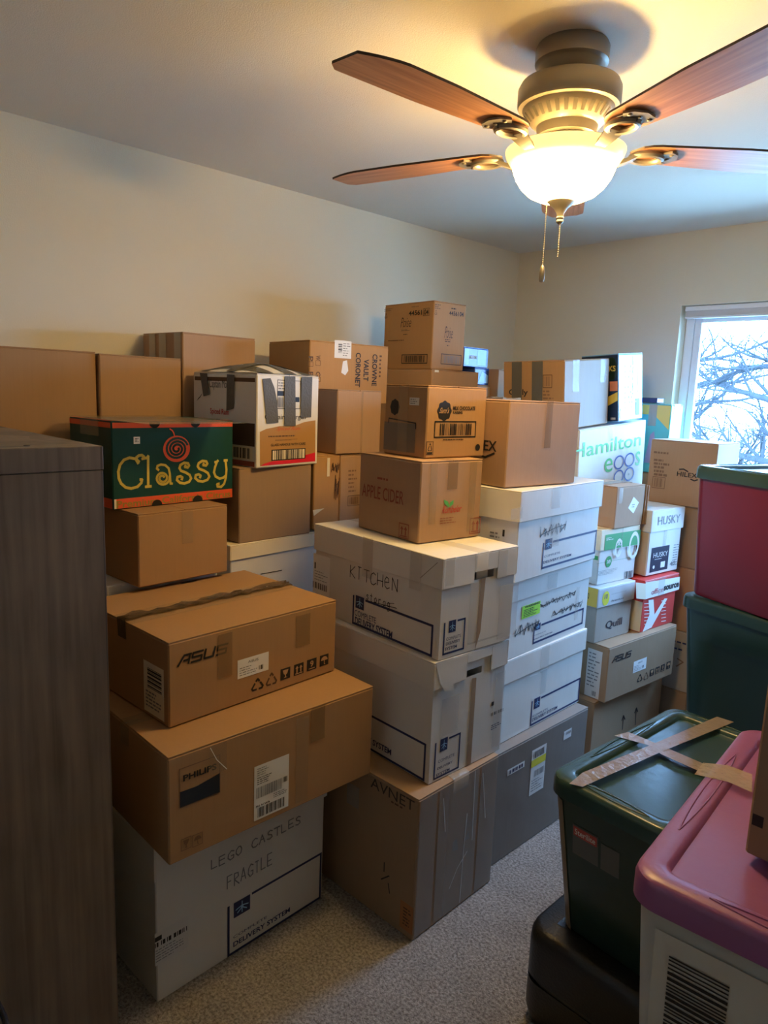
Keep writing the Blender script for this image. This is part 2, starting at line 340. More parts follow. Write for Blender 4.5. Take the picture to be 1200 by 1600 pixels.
# ------------------------------------------------------------------ the room
def wall_mat(name, col):
    return plain(name, col, .85, 0, .25, .18, 260, .02, 3)
WALL = wall_mat('wall_paint', (.76, .70, .55)); CEIL = wall_mat('ceiling_paint', (.78, .75, .66)); TRIMM = plain('white_trim', (.80, .80, .78), .45)
def carpet_mat():
    m, nt, b = nmat('carpet'); L = nt.links.new; N = nt.nodes.new
    tc = N('ShaderNodeTexCoord'); n = N('ShaderNodeTexNoise'); n.inputs['Scale'].default_value = 120; n.inputs['Detail'].default_value = 4; n.inputs['Roughness'].default_value = .7
    n2 = N('ShaderNodeTexNoise'); n2.inputs['Scale'].default_value = 9; n2.inputs['Detail'].default_value = 4
    r = N('ShaderNodeValToRGB'); r.color_ramp.elements[0].position = .36; r.color_ramp.elements[0].color = (.15, .135, .12, 1); r.color_ramp.elements[1].position = .62; r.color_ramp.elements[1].color = (.52, .485, .45, 1)
    mx = N('ShaderNodeMix'); mx.data_type = 'RGBA'; mx.blend_type = 'MULTIPLY'; mx.inputs['Factor'].default_value = .5
    r2 = N('ShaderNodeValToRGB'); r2.color_ramp.elements[0].position = .3; r2.color_ramp.elements[0].color = (.62, .62, .62, 1); r2.color_ramp.elements[1].position = .65; r2.color_ramp.elements[1].color = (1, 1, 1, 1)
    L(tc.outputs['Object'], n.inputs['Vector']); L(tc.outputs['Object'], n2.inputs['Vector']); L(n.outputs['Fac'], r.inputs['Fac']); L(n2.outputs['Fac'], r2.inputs['Fac'])
    L(r.outputs['Color'], mx.inputs['A']); L(r2.outputs['Color'], mx.inputs['B']); L(mx.outputs['Result'], b.inputs['Base Color'])
    bp = N('ShaderNodeBump'); bp.inputs['Strength'].default_value = 1; bp.inputs['Distance'].default_value = .012; L(n.outputs['Fac'], bp.inputs['Height']); L(bp.outputs['Normal'], b.inputs['Normal'])
    b.inputs['Roughness'].default_value = 1; b.inputs['Specular IOR Level'].default_value = .1
    try: b.inputs['Sheen Weight'].default_value = .2
    except Exception: pass
    return m
T = .16
struct(MB().box(XL-T, XR+T, YF-T, YB+T, -.12, 0, .001).build('floor', carpet_mat()))
struct(MB().box(XL-T, XR+T, YF-T, YB+T, CE, CE+.12, .001).build('ceiling', CEIL))
struct(MB().box(XL-T, XL, YF-T, YB+T, 0, CE, .001).build('wall_left', WALL))
struct(MB().box(XR, XR+T, YF-T, YB+T, 0, CE, .001).build('wall_right', WALL))
DX0, DX1, DZ = -.15, .80, 2.06                                             # unseen doorway and dark hall, added to swallow light that would bounce back
struct(MB().box(XL, DX0, YF-T, YF, 0, CE, .001).box(DX1, XR, YF-T, YF, 0, CE, .001).box(DX0, DX1, YF-T, YF, DZ, CE, .001).build('wall_front', WALL))
HALL = wall_mat('added_hall_paint', (.30, .28, .25)); HY = YF-T-1.7
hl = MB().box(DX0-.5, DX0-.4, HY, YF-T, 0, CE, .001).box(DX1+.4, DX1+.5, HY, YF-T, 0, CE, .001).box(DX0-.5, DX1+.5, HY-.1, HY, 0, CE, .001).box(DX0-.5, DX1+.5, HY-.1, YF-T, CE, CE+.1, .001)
struct(hl.build('wall_added_hall', HALL)); struct(MB().box(DX0-.5, DX1+.5, HY-.1, YF-T, -.12, 0, .001).build('floor_added_hall', carpet_mat()))
fr = MB().box(DX0, DX0+.03, YF-T-.01, YF+.012, 0, DZ, .002).box(DX1-.03, DX1, YF-T-.01, YF+.012, 0, DZ, .002).box(DX0+.03, DX1-.03, YF-T-.01, YF+.012, DZ-.03, DZ, .002); struct(fr.build('trim_1', TRIMM))
wb = MB(); wb.box(XL, WX0, YB, YB+T, 0, CE, .0005).box(WX1, XR, YB, YB+T, 0, CE, .0005).box(WX0, WX1, YB, YB+T, WZ1, CE, .0005).box(WX0, WX1, YB, YB+T, 0, WZ0, .0005)
struct(wb.build('wall_back', WALL))
for nm, a in (('baseboard_left', (XL, XL+.014, YF, YB)), ('baseboard_right', (XR-.014, XR, YF, YB)), ('baseboard_back', (XL+.014, XR-.014, YB-.014, YB)), ('baseboard_front', (XL+.014, -.15, YF, YF+.014))):
    struct(MB().box(*a, 0, .085, .004).build(nm, TRIMM))
# window: vinyl frame, two sashes, panes, sill
VINYL = plain('white_vinyl', (.82, .83, .84), .35)
def glass_mat():
    m = bpy.data.materials.new('window_glass'); m.use_nodes = True; nt = m.node_tree; nt.nodes.clear(); N = nt.nodes.new
    o = N('ShaderNodeOutputMaterial'); t = N('ShaderNodeBsdfTransparent'); g = N('ShaderNodeBsdfGlossy'); g.inputs['Roughness'].default_value = .02
    f = N('ShaderNodeLayerWeight'); f.inputs['Blend'].default_value = .12; mx = N('ShaderNodeMixShader')
    t.inputs['Color'].default_value = (.96, .98, .98, 1)
    nt.links.new(f.outputs['Fresnel'], mx.inputs[0]); nt.links.new(t.outputs[0], mx.inputs[1]); nt.links.new(g.outputs[0], mx.inputs[2]); nt.links.new(mx.outputs[0], o.inputs['Surface']); return m
GLASS = glass_mat()
win = thing('window_1', 'white vinyl sash window in the back wall with bare branches outside', 'window'); del win['category']; struct(win)
def wframe(x0, x1, z0, z1, y0, y1, t):
    return MB().box(x0, x0+t, y0, y1, z0, z1).box(x1-t, x1, y0, y1, z0, z1).box(x0+t, x1-t, y0, y1, z1-t, z1).box(x0+t, x1-t, y0, y1, z0, z0+t)
g = .001
wframe(WX0+g, WX1-g, WZ0+g, WZ1-g, YB+.075, YB+.15, .045).build('window_frame', VINYL, win)
xm = (WX0+WX1)/2
for x0, x1, dy in ((WX0+.047, xm+.02, 0), (xm-.02, WX1-.047, .032)):
    sa = wframe(x0, x1, WZ0+.047, WZ1-.047, YB+.082+dy, YB+.110+dy, .036).build('sash', VINYL, win)
    MB().box(x0+.036, x1-.036, YB+.094+dy, YB+.098+dy, WZ0+.083, WZ1-.083, .0005).build('pane', GLASS, sa)
MB().box(WX0-.03, WX1+.03, YB-.03, YB+.074, WZ0-.001, WZ0+.018, .004).build('window_sill', TRIMM, win)
# slatted blind drawn up under its headrail
BLIND = plain('blind_white', (.82, .84, .86), .5)
bl = thing('window_blind', 'white slatted blind drawn up at the top of the window', 'blind', TR(xm, YB+.036, WZ1-.002))
hw = (WX1-WX0)/2-.012
MB().box(-hw, hw, -.016, .016, -.026, -.001, .002).build('headrail', BLIND, bl)
sl = MB().box(-hw+.004, hw-.004, -.0125, .0125, -.00035, .00035, .0001); s0 = sl.build('slat', BLIND, bl); s0.location = (0, 0, -.0270)
for k in range(1, 30): o = s0.copy(); COL.objects.link(o); o.parent = bl; o.location = (0, .0012*math.sin(k*2.1), -.0270-.00085*k)
MB().box(-hw+.002, hw-.002, -.0125, .0125, -.064, -.053, .002).build('bottom_rail', BLIND, bl)
MB().tube([(hw-.09, -.018, -.02), (hw-.09, -.019, -.55)], .0012, 6).build('pull_cord', BLIND, bl)

# ------------------------------------------------------------------ outside: ground, bare trees, shrubs
BARK = plain('bark', (.030, .032, .036), .9, 0, .2, .6, 40, .3, 12); LEAF = plain('shrub_leaf', (.05, .075, .03), .7)
gr = MB().box(-40, 30, YB+T+.05, 70, -.62, -.5, .01).build('ground', plain('pale_winter_lawn', (.42, .43, .38), .95, 0, .1, .4, 8, .3, 2)); struct(gr)
def tree(px_trunk, Y, seed, label, spread, n1):
    rnd = random.Random(seed); d = ray(px_trunk, 640); X = d.x/d.y*Y
    root = thing('bare_tree', label, 'tree', TR(X, Y, -.5)); H = 5.2
    P = [(rnd.uniform(-.06, .06)*i, rnd.uniform(-.06, .06)*i, H*i/6) for i in range(7)]; MB().tube(P, [.17, .14, .125, .11, .09, .06, .03], 9).build('trunk', BARK, root, smooth=True)
    tw = MB()
    def grow(mb, p, v, r, L, n, lev):
        pts = [Vector(p)]; rs = [r]; v = Vector(v).normalized()
        for i in range(n):
            v = (v+Vector((rnd.uniform(-.32, .32), rnd.uniform(-.32, .32), rnd.uniform(-.22, .30)))).normalized(); pts.append(pts[-1]+v*L/n); rs.append(r*(1-.75*(i+1)/n))
        mb.tube(pts, rs, 6 if lev == 0 else 4, True)
        if lev < 2:
            for i in range(1, n+1):
                for k in range(2 if lev == 0 else 3):
                    w = (v+Vector((rnd.uniform(-1, 1), rnd.uniform(-1, 1), rnd.uniform(-.8, .9)))).normalized()
                    grow(tw, pts[i], w, rs[i]*.55, L*rnd.uniform(.3, .5), 4, lev+1)
    for k in range(n1):
        a = spread+rnd.uniform(-.5, .5); z = .9+ (H-1.4)*k/n1 + rnd.uniform(-.1, .1)
        mb = MB(); grow(mb, (0, 0, z), (math.cos(a), math.sin(a)*.6, rnd.uniform(-.05, .3)), .05, rnd.uniform(1.6, 2.6), 7, 0); mb.build('branch', BARK, root, smooth='all')
    t = tw.build('twigs', BARK, root, fix=False); t['kind'] = 'stuff'
tree(1290, 8.6, 3, 'bare tree outside whose limbs cross the upper window', PI, 7)
tree(1030, 13.0, 8, 'slim bare tree farther off whose limbs reach in from the window jamb', .15, 8)
def shrub(px, Y, w, h, seed, label):
    rnd = random.Random(seed); d = ray(px, 680); X = d.x/d.y*Y; root = thing('shrub', label, 'shrub', TR(X, Y, -.5)); st = MB(); lv = MB()
    for k in range(26):
        a = rnd.uniform(0, 2*PI); q = (math.cos(a)*w*rnd.uniform(.2, 1), math.sin(a)*w*.5, h*rnd.uniform(.6, 1)); st.tube([(q[0]*.1, q[1]*.1, 0), (q[0]*.6, q[1]*.6, q[2]*.6), q], [.02, .012, .004], 4)
    for k in range(2600):
        a = rnd.uniform(0, 2*PI); rr = math.sqrt(rnd.random())*w; p = Vector((math.cos(a)*rr, math.sin(a)*rr*.5, h*(.15+.85*rnd.random()*(1-.4*(rr/w)**2)))); s = .035
        u = Vector((rnd.uniform(-1, 1), rnd.uniform(-1, 1), rnd.uniform(-1, 1))).normalized()*s; v = Vector((rnd.uniform(-1, 1), rnd.uniform(-1, 1), rnd.uniform(-1, 1))).normalized()*s*.6
        lv.poly([p-u, p+v, p+u, p-v])
    st.build('stems', BARK, root, fix=False); o = lv.build('foliage', LEAF, root, fix=False); o['kind'] = 'stuff'
shrub(1150, 19.0, 2.6, 2.0, 5, 'low leafy shrubbery at the foot of the window view')

# ------------------------------------------------------------------ ceiling fan with light kit
FX, FY = -1.108, 1.697
METAL = plain('fan_pewter', (.25, .22, .175), .42, .35, .5); METALD = plain('fan_vent_dark', (.05, .045, .035), .7)
def wood_mat():
    m, nt, b = nmat('fan_blade_wood'); L = nt.links.new; N = nt.nodes.new
    tc = N('ShaderNodeTexCoord'); mp = N('ShaderNodeMapping'); mp.inputs['Scale'].default_value = (4, 90, 20); n = N('ShaderNodeTexNoise'); n.inputs['Scale'].default_value = 1; n.inputs['Detail'].default_value = 5
    r = N('ShaderNodeValToRGB'); r.color_ramp.elements[0].position = .3; r.color_ramp.elements[0].color = (.38, .155, .07, 1); r.color_ramp.elements[1].position = .72; r.color_ramp.elements[1].color = (.62, .30, .145, 1)
    L(tc.outputs['Object'], mp.inputs[0]); L(mp.outputs[0], n.inputs['Vector']); L(n.outputs['Fac'], r.inputs['Fac']); L(r.outputs['Color'], b.inputs['Base Color']); b.inputs['Roughness'].default_value = .38; return m
WOOD = wood_mat(); BEDGE = plain('blade_edge_dark', (.035, .018, .01), .5)
fan = thing('ceiling_fan', 'five blade ceiling fan with brown wooden blades and lit glass bowl', 'ceiling fan', TR(FX, FY, CE))
Z = lambda z: z-CE
MB().lathe([(.088, Z(2.4799)), (.092, Z(2.472)), (.092, Z(2.437)), (.086, Z(2.432)), (.083, Z(2.430)), (.080, Z(2.422)), (.062, Z(2.402)), (.05, Z(2.396))], 40).build('canopy', METAL, fan, smooth=True)
mo = MB().lathe([(.05, Z(2.400)), (.10, Z(2.397)), (.124, Z(2.388)), (.130, Z(2.376)), (.130, Z(2.338)), (.127, Z(2.332)), (.116, Z(2.330)), (.113, Z(2.322)), (.088, Z(2.292)), (.078, Z(2.288)), (.074, Z(2.266)), (.05, Z(2.262))], 48).build('motor_housing', METAL, fan, smooth=True)
for k in range(30):
    a = 2*PI*k/30; q = MB(); ca, sa = math.cos(a), math.sin(a)
    for r, z, w in ((.1105, 2.3205, .0055),):
        p = [(.1100, 2.3195), (.0925, 2.2985)]; n = (.0012, -.0012)
        pts = [((rr+n[0])*ca-s*w*sa*(rr/.11), (rr+n[0])*sa+s*w*ca*(rr/.11), Z(zz+n[1])) for (rr, zz), s in ((p[0], -1), (p[0], 1), (p[1], 1), (p[1], -1))]
        q.poly(pts)
    q.build('vent_slot', METALD, mo, fix=False)
MB().lathe([(.06, Z(2.264)), (.064, Z(2.258)), (.064, Z(2.238)), (.066, Z(2.233)), (.066, Z(2.229)), (.03, Z(2.227))], 40).build('switch_housing', METAL, fan, smooth=True)
RO, RI = .715, .175
def blade():
    mb = MB(); up = []; N_ = 26
    for i in range(N_+1):
        t = i/N_; r = RI+(RO-RI)*t; h = .050+.020*min(1, t/.55)
        if t < .10: h *= math.sqrt(max(0, 1-(1-t/.10)**2))*.55+.45*(t/.10)**.4 if t > 0 else .08
        lead = tail = h
        if t > .80: lead = h*(1-((t-.80)/.20)**1.6*.52)
        if t > .95: tail = h*(1-((t-.95)/.05)**2*.30)
        up.append((r, lead, -tail))
    a, b = .0028, -.0028
    rings = [[(r, l, b), (r, l, a), (r, q, a), (r, q, b)] for r, l, q in up]
    return mb.loft(rings)
def blade_edge():
    return None
def arm():
    mb = MB(); rings = []
    for t in range(9):
        s = t/8; r = .058+.135*s; z = -.020+.012*s-.018*math.sin(PI*s); w = .016-.005*math.sin(PI*s)+.012*s*s; h = .007-.002*s
        rings.append([(r, -w, z-h), (r, w, z-h), (r, w*.8, z+h), (r, -w*.8, z+h)])
    mb.loft(rings)
    ring = [(.218+.040*math.cos(2*PI*k/20), .030*math.sin(2*PI*k/20), -.011) for k in range(21)]; mb.tube(ring, .0085, 8, False)
    out = [(.252, -.030), (.268, -.044), (.290, -.030), (.300, 0), (.290, .030), (.268, .044), (.252, .030), (.244, 0)]
    mb.loft([[(x, y, -.0045) for x, y in out], [(x, y, -.010) for x, y in out]])
    for y in (-.028, 0, .028):
        mb.lathe([(.0055, -.0098), (.0055, -.012), (.003, -.0135)], 8, .274, y)
    return mb
b0 = blade(); a0 = arm(); ZB = Z(2.238); first = {}
for k in range(5):
    th = RAD(-93.5-72*k); M4 = Matrix.Translation((0, 0, ZB)) @ Matrix.Rotation(th, 4, 'Z') @ Matrix.Rotation(RAD(-4), 4, 'X')
    for nm, mbx, mt in (('blade', b0, WOOD), ('blade_arm', a0, METAL)):
        if nm not in first: o = mbx.build(nm, mt, fan, smooth=(nm == 'blade_arm')); first[nm] = o
        else: o = first[nm].copy(); COL.objects.link(o); o.parent = fan
        o.matrix_local = M4 if nm == 'blade' else Matrix.Translation((0, 0, ZB)) @ Matrix.Rotation(th, 4, 'Z') @ Matrix.Rotation(RAD(-2), 4, 'X')
first['blade'].data.materials.append(BEDGE)
for p in first['blade'].data.polygons:
    if abs(p.normal.z) < .5: p.material_index = 1
def glow_mat(name, e_):
    m = bpy.data.materials.new(name); m.use_nodes = True; b = m.node_tree.nodes['Principled BSDF']
    b.inputs['Base Color'].default_value = (.85, .76, .58, 1); b.inputs['Roughness'].default_value = .3
    b.inputs['Emission Color'].default_value = (1, .64, .22, 1); b.inputs['Emission Strength'].default_value = e_; return m
FROST = plain('frosted_glass_inside', (.50, .45, .36), .6)
def shell(prof, t, name, e_):
    """glass shell: outer face emits in place of bulb light coming through, plain frosted inner face"""
    n = 48; out = [[(r*math.cos(2*PI*j/n), r*math.sin(2*PI*j/n), Z(z)) for j in range(n)] for r, z in prof]; inn = [[(max(.001, r-t)*math.cos(2*PI*j/n), max(.001, r-t)*math.sin(2*PI*j/n), Z(z)+t*.6) for j in range(n)] for r, z in prof[::-1]]
    o = MB().loft(out+inn+[out[0]], False, False).build(name, glow_mat('lit_'+name, e_), fan, smooth='all'); o.data.materials.append(FROST); k = (len(prof)-1)*n
    for i, p in enumerate(o.data.polygons): p.material_index = 0 if i < k else 1
shell([(.1315, 2.1905), (.1312, 2.187), (.128, 2.178), (.120, 2.160), (.107, 2.141)], .003, 'glass_bowl', BOWL_E)
shell([(.107, 2.141), (.088, 2.124), (.062, 2.112), (.030, 2.106), (.008, 2.105)], .003, 'glass_bowl_dim', BOWL_E*.35)  # bottom of the same bowl, given weaker glow so the floor stays darker
shell([(.153, 2.229), (.1525, 2.224), (.149, 2.214), (.141, 2.202), (.132, 2.1915)], .003, 'glass_rim_dim', BOWL_E*.010)  # flared rim given only a faint glow, to look less lit
MB().lathe([(.004, Z(2.220)), (.004, Z(2.118))], 8).build('center_rod', METAL, fan)
MB().lathe([(.006, Z(2.120)), (.034, Z(2.112)), (.036, Z(2.106)), (.030, Z(2.100)), (.018, Z(2.090)), (.010, Z(2.078)), (.0085, Z(2.070)), (.011, Z(2.066)), (.0085, Z(2.062)), (.010, Z(2.057)), (.004, Z(2.050))], 24).build('finial', METAL, fan, smooth=True)
BRASS = plain('chain_metal', (.30, .27, .22), .35, .8)
for (x, y, z0, z1, fob) in ((-.027, -.025, 2.108, 1.945, True), (.004, -.004, 2.052, 1.965, False)):
    mb = MB(); n = int((z0-z1)/.0055)
    for i in range(n):
        zc = z0-(i+.5)*(z0-z1)/n; mb.lathe([(.0006, Z(zc+.0024)), (.0017, Z(zc+.001)), (.0017, Z(zc-.001)), (.0006, Z(zc-.0024))], 5, x, y)
    c = mb.build('pull_chain', BRASS, fan, fix=False)
    if fob: MB().lathe([(.002, Z(1.946)), (.0055, Z(1.942)), (.0075, Z(1.925)), (.0075, Z(1.912)), (.006, Z(1.904)), (.002, Z(1.902))], 12, x, y).build('chain_fob', BRASS, c, smooth=True)
for k in range(3):      # the three bulbs inside the bowl
    a = 2*PI*k/3+.5; l = bpy.data.lights.new('fan_bulb', 'POINT'); l.energy = BULB_W; l.color = LAMP_COL; l.shadow_soft_size = .02
    o = bpy.data.objects.new('fan_bulb', l); COL.objects.link(o); o.location = (FX+.062*math.cos(a), FY+.062*math.sin(a), 2.206)

# ------------------------------------------------------------------ boxes: builders
D = {}
def carton(key, label, mat, seam='y', name='cardboard_box', group=None, box=None, flap_mat=None, plainbox=False):
    x, y, z, yaw, w, d, h, rx, ry = box or BX[key]; m = TR(x, y, z, yaw, rx, ry); root = thing(name, label, 'box', m, group)
    t = .004; mb = MB().box(-w/2, w/2, -d/2, d/2, 0, h-(0 if plainbox else t), .0035); R = Rec(root, m, w, d, h); R.part['body'] = mb.build('body', mat, root)
    if not plainbox:
        g = .0012; fm = flap_mat or mat
        for s in (-1, 1):
            if seam == 'y': a = (-w/2+.001, -g, -d/2+.001, d/2-.001) if s < 0 else (g, w/2-.001, -d/2+.001, d/2-.001)
            else: a = (-w/2+.001, w/2-.001, -d/2+.001, -g) if s < 0 else (-w/2+.001, w/2-.001, g, d/2-.001)
            MB().box(*a, h-t+.0002, h, .001).build('flap', fm, root)
    D[key] = R; return R
def lidded(key, label, mat, lid_mat, skirt=.1, name='lidded_box', hole=None, group=None, box=None, inset=.006, notch=None):
    """box with a separate lift-off lid; hole = (u0, v0, u1, v1) hand hole in the +X end"""
    x, y, z, yaw, w, d, h, rx, ry = box or BX[key]; m = TR(x, y, z, yaw, rx, ry); root = thing(name, label, 'box', m, group); R = Rec(root, m, w, d, h, inset)
    i = inset; X, Y, H = w/2-i, d/2-i, h-.006
    if hole:
        u0, v0, u1, v1 = hole; mb = MB(); p = .22
        V = [(-X,-Y,0),(X,-Y,0),(X,Y,0),(-X,Y,0),(-X,-Y,H),(X,-Y,H),(X,Y,H),(-X,Y,H), (X,u0,v0),(X,u1,v0),(X,u1,v1),(X,u0,v1),(X-p,u0-.05,v0-.12),(X-p,u1+.05,v0-.12),(X-p,u1+.05,v1),(X-p,u0-.05,v1)]
        mb.add(V, [(0,3,2,1),(4,5,6,7),(0,1,5,4),(2,3,7,6),(3,0,4,7),(1,2,9,8),(2,6,10,9),(6,5,11,10),(5,1,8,11),(8,9,13,12),(9,10,14,13),(10,11,15,14),(11,8,12,15),(12,13,14,15)])
        R.part['body'] = mb.build('body', mat, root)
    else: R.part['body'] = MB().box(-X, X, -Y, Y, 0, H, .003).build('body', mat, root)
    z0 = h-skirt; t = .0045; L = MB().box(-w/2, w/2, -d/2, d/2, h-.005, h, .002).box(-w/2, w/2, -d/2, -d/2+t, z0, h-.005, .001).box(-w/2, w/2, d/2-t, d/2, z0, h-.005, .001).box(-w/2, -w/2+t, -d/2+t, d/2-t, z0, h-.005, .001)
    if notch:
        a, b, zt = notch; L.box(w/2-t, w/2, -d/2+t, a, z0, h-.005, .001).box(w/2-t, w/2, b, d/2-t, z0, h-.005, .001).box(w/2-t, w/2, a, b, zt, h-.005, .001)
    else: L.box(w/2-t, w/2, -d/2+t, d/2-t, z0, h-.005, .001)
    R.part['lid'] = L.build('lid', lid_mat, root); D[key] = R; return R
def tape(R, face, bl, tr, mat=None, layer=2, name='tape'):
    q = rect(R, face, bl, tr); return d_rect(R, face, q, mat or TAPE, name, layer)
def seam_tape(R, axis='y', wd=.055, drop=.07, mat=None, crumple=0, seed=1, off=0):
    """tape along the top seam, folded down over the ends"""
    mat = mat or TAPE; rnd = random.Random(seed); e = .0012; mb = MB(); L = (R.d if axis == 'y' else R.w)/2+e; H = R.h+e; n = 26
    prof = [(-L, H-drop)] + [(-L+2*L*i/n, H) for i in range(n+1)] + [(L, H-drop)]
    m = 5; rows = []
    for k, (s, z) in enumerate(prof):
        row = []
        for j in range(m+1):
            c = off-wd/2+wd*j/m; zz = z
            if crumple and 0 < k < len(prof)-1: zz += rnd.uniform(0, crumple); c += rnd.uniform(-.006, .006)
            row.append((c, s, zz) if axis == 'y' else (s, c, zz))
        rows.append(row)
    return mb.loft(rows, False, False, closed=False).build('tape', mat, R.root, fix=False, smooth='all')
def medline(R, face, TL, BL, TR_, BR, emb, l1, l2, l3=None):
    """the printed mark: open frame, square emblem, words; corners as photo pixels"""
    a, b, c, d = (R.uv(face, *p) for p in (TL, BL, TR_, BR)); q = ((a[0]+b[0])/2, (b[1]+d[1])/2, (c[0]+d[0])/2, (a[1]+c[1])/2)
    e = rect(R, face, *emb); gap = q[3]-e[1]+.004; medline_uv(R, face, q, e, [(rect(R, face, *x), s) for x, s in zip((l1, l2, l3), (('COMPLETE', 'DELIVERY SYSTEM') if not l3 else ('COMPLETE', 'DELIVERY', 'SYSTEM'))) if x])
def medline_uv(R, face, q, e, lines):
    u0, v0, u1, v1 = q; w = .0075 if u1-u0 > .2 else .006; mb = MB(); el = EL(0)
    gx = e[2]+.006; gy = e[1]-.006
    for x0, y0, x1, y1 in ((u0, v0, u0+w, min(v1, max(gy, v0+.03))), (u0, v0, u1, v0+w), (u1-w, v0, u1, v1), (gx, v1-w, u1, v1)):
        if x1 > x0 and y1 > y0: mb.poly([R.xyz(face, *p, el) for p in ((x0, y0), (x1, y0), (x1, y1), (x0, y1))])
    if e[0] > u0+w: mb.poly([R.xyz(face, *p, el) for p in ((u0, gy), (u0+w, gy), (u0+w, min(v1, e[3])), (u0, min(v1, e[3])))])
    mb.build('printed_frame', NAVYP, R.root, fix=False)
    em = d_rect(R, face, e, NAVYP, 'printed_emblem', 0); cx, cy = (e[0]+e[2])/2, (e[1]+e[3])/2; s = (e[2]-e[0]); t = (e[3]-e[1])
    d_lines(R, face, [[(cx, cy-t*.36), (cx, cy+t*.36)], [(cx-s*.38, cy-t*.02), (cx, cy+t*.10), (cx+s*.38, cy-t*.02)], [(cx-s*.28, cy-t*.26), (cx+s*.06, cy+t*.02)], [(cx+s*.28, cy-t*.26), (cx-s*.06, cy+t*.02)]], s*.06, LBLUEP, 'emblem_star', 1, em, px=False)
    for k, (r, s_) in enumerate(lines): d_text(R, face, s_, r, NAVYP, .0 if k == 0 else .022)
def label_paper(R, face, bl, tr, seed=1, mat=None, name='shipping_label', layer=0, q=None):
    q = q or rect(R, face, bl, tr); return d_rect(R, face, q, mat or WHITEP, name, layer), q
def icon(R, face, q, kind, mat=BLACKP, inv=True):
    """handling symbols"""
    o = d_rect(R, face, q, mat, 'handling_symbol', 0) if inv else d_frame(R, face, q, (q[2]-q[0])*.06, mat, 'handling_symbol', 0); M = KRAFTP if inv else mat; u0, v0, u1, v1 = q; f = lambda x, y: (u0+x*(u1-u0), v0+y*(v1-v0)); w = (u1-u0)*.12
    if kind == 'glass': d_poly(R, face, [f(.2, .85), f(.8, .85), f(.68, .5), f(.55, .42), f(.55, .22), f(.72, .15), f(.28, .15), f(.45, .22), f(.45, .42), f(.32, .5)], M, 'symbol_glass', 1, o, px=False)
    if kind == 'up':
        for x in (.3, .7): d_poly(R, face, [f(x-.06, .2), f(x+.06, .2), f(x+.06, .6), f(x+.17, .6), f(x, .85), f(x-.17, .6), f(x-.06, .6)], M, 'symbol_arrow', 1, o, px=False)
        d_lines(R, face, [[f(.15, .13), f(.85, .13)]], w*.6, M, 'symbol_line', 1, o, px=False)
    if kind == '9': d_text(R, face, '9', sub(q, .32, .3, .68, .85), M, .03, parent=o, name='symbol_digit'); d_lines(R, face, [[f(.2, .16), f(.8, .16)]], w*.6, M, 'symbol_line', 1, o, px=False)
    if kind == 'umbrella':
        d_poly(R, face, [f(.5+.38*math.cos(PI*i/12), .5+.36*math.sin(PI*i/12)) for i in range(13)], M, 'symbol_umbrella', 1, o, px=False); d_lines(R, face, [[f(.5, .55), f(.5, .18), f(.6, .14)]], w*.6, M, 'symbol_line', 1, o, px=False)
    return o
def recycle(R, face, q, mat):
    u0, v0, u1, v1 = q; f = lambda x, y: (u0+x*(u1-u0), v0+y*(v1-v0)); w = (u1-u0)*.13
    return d_lines(R, face, [[f(.38, .82), f(.5, 1), f(.64, .78)], [f(.72, .62), f(.92, .22), f(.84, .05), f(.62, .05)], [f(.40, .05), f(.14, .05), f(.06, .2), f(.28, .62)]], w, mat, 'recycling_symbol', 0, px=False)
def asus_print(R, word, sticker, rec, sq, bold=.0):
    """wide slanted word with split bars, sticker, recycling and handling symbols"""
    q = rect(R, 'right', *word); u0, v0, u1, v1 = q; U = (u1-u0)/4; H = v1-v0; sh = .22; w = H*.20; P = []
    def pt(i, x, y): return (u0+(i+x)*U*.985+sh*y*H*.5, v0+y*H)
    P += [[pt(0, .02, .04), pt(0, .44, .94)], [pt(0, .42, .92), pt(0, .98, .92)], [pt(0, .88, .92), pt(0, .82, .04)], [pt(0, .42, .42), pt(0, .80, .42)]]
    P += [[pt(1, .92, .92), pt(1, .12, .92), pt(1, .10, .50), pt(1, .84, .50), pt(1, .80, .06), pt(1, .02, .06)]]
    P += [[pt(2, .14, .96), pt(2, .06, .08), pt(2, .80, .08), pt(2, .90, .96)]]
    P += [[pt(3, .96, .92), pt(3, .16, .92), pt(3, .13, .50), pt(3, .86, .50), pt(3, .82, .06), pt(3, .04, .06)]]
    d_lines(R, 'right', P, w, BLACKP, 'lettering', 1, px=False)
    s, sq_ = label_paper(R, 'right', *sticker, name='sticker'); d_text(R, 'right', 'ASUS', sub(sq_, .32, .70, .66, .84), GREYP, parent=s); d_fine(R, 'right', sub(sq_, .06, .1, .62, .6), 4, GREYP, 3, parent=s, fill=.3); d_bars(R, 'right', sub(sq_, .68, .16, .84, .40), BLACKP, 4, parent=s, n=5)
    for r, m_ in zip(rec, (BLACKP, BROWNP)): recycle(R, 'right', rect(R, 'right', *r), m_)
    for r, k in zip(sq, ('glass', 'up', '9', 'umbrella')): icon(R, 'right', rect(R, 'right', *r), k)

def zc(ox, oy, s): return lambda x, y: (ox+x/s, oy+y/s)      # a spot in an enlarged crop of the photo -> photo pixel
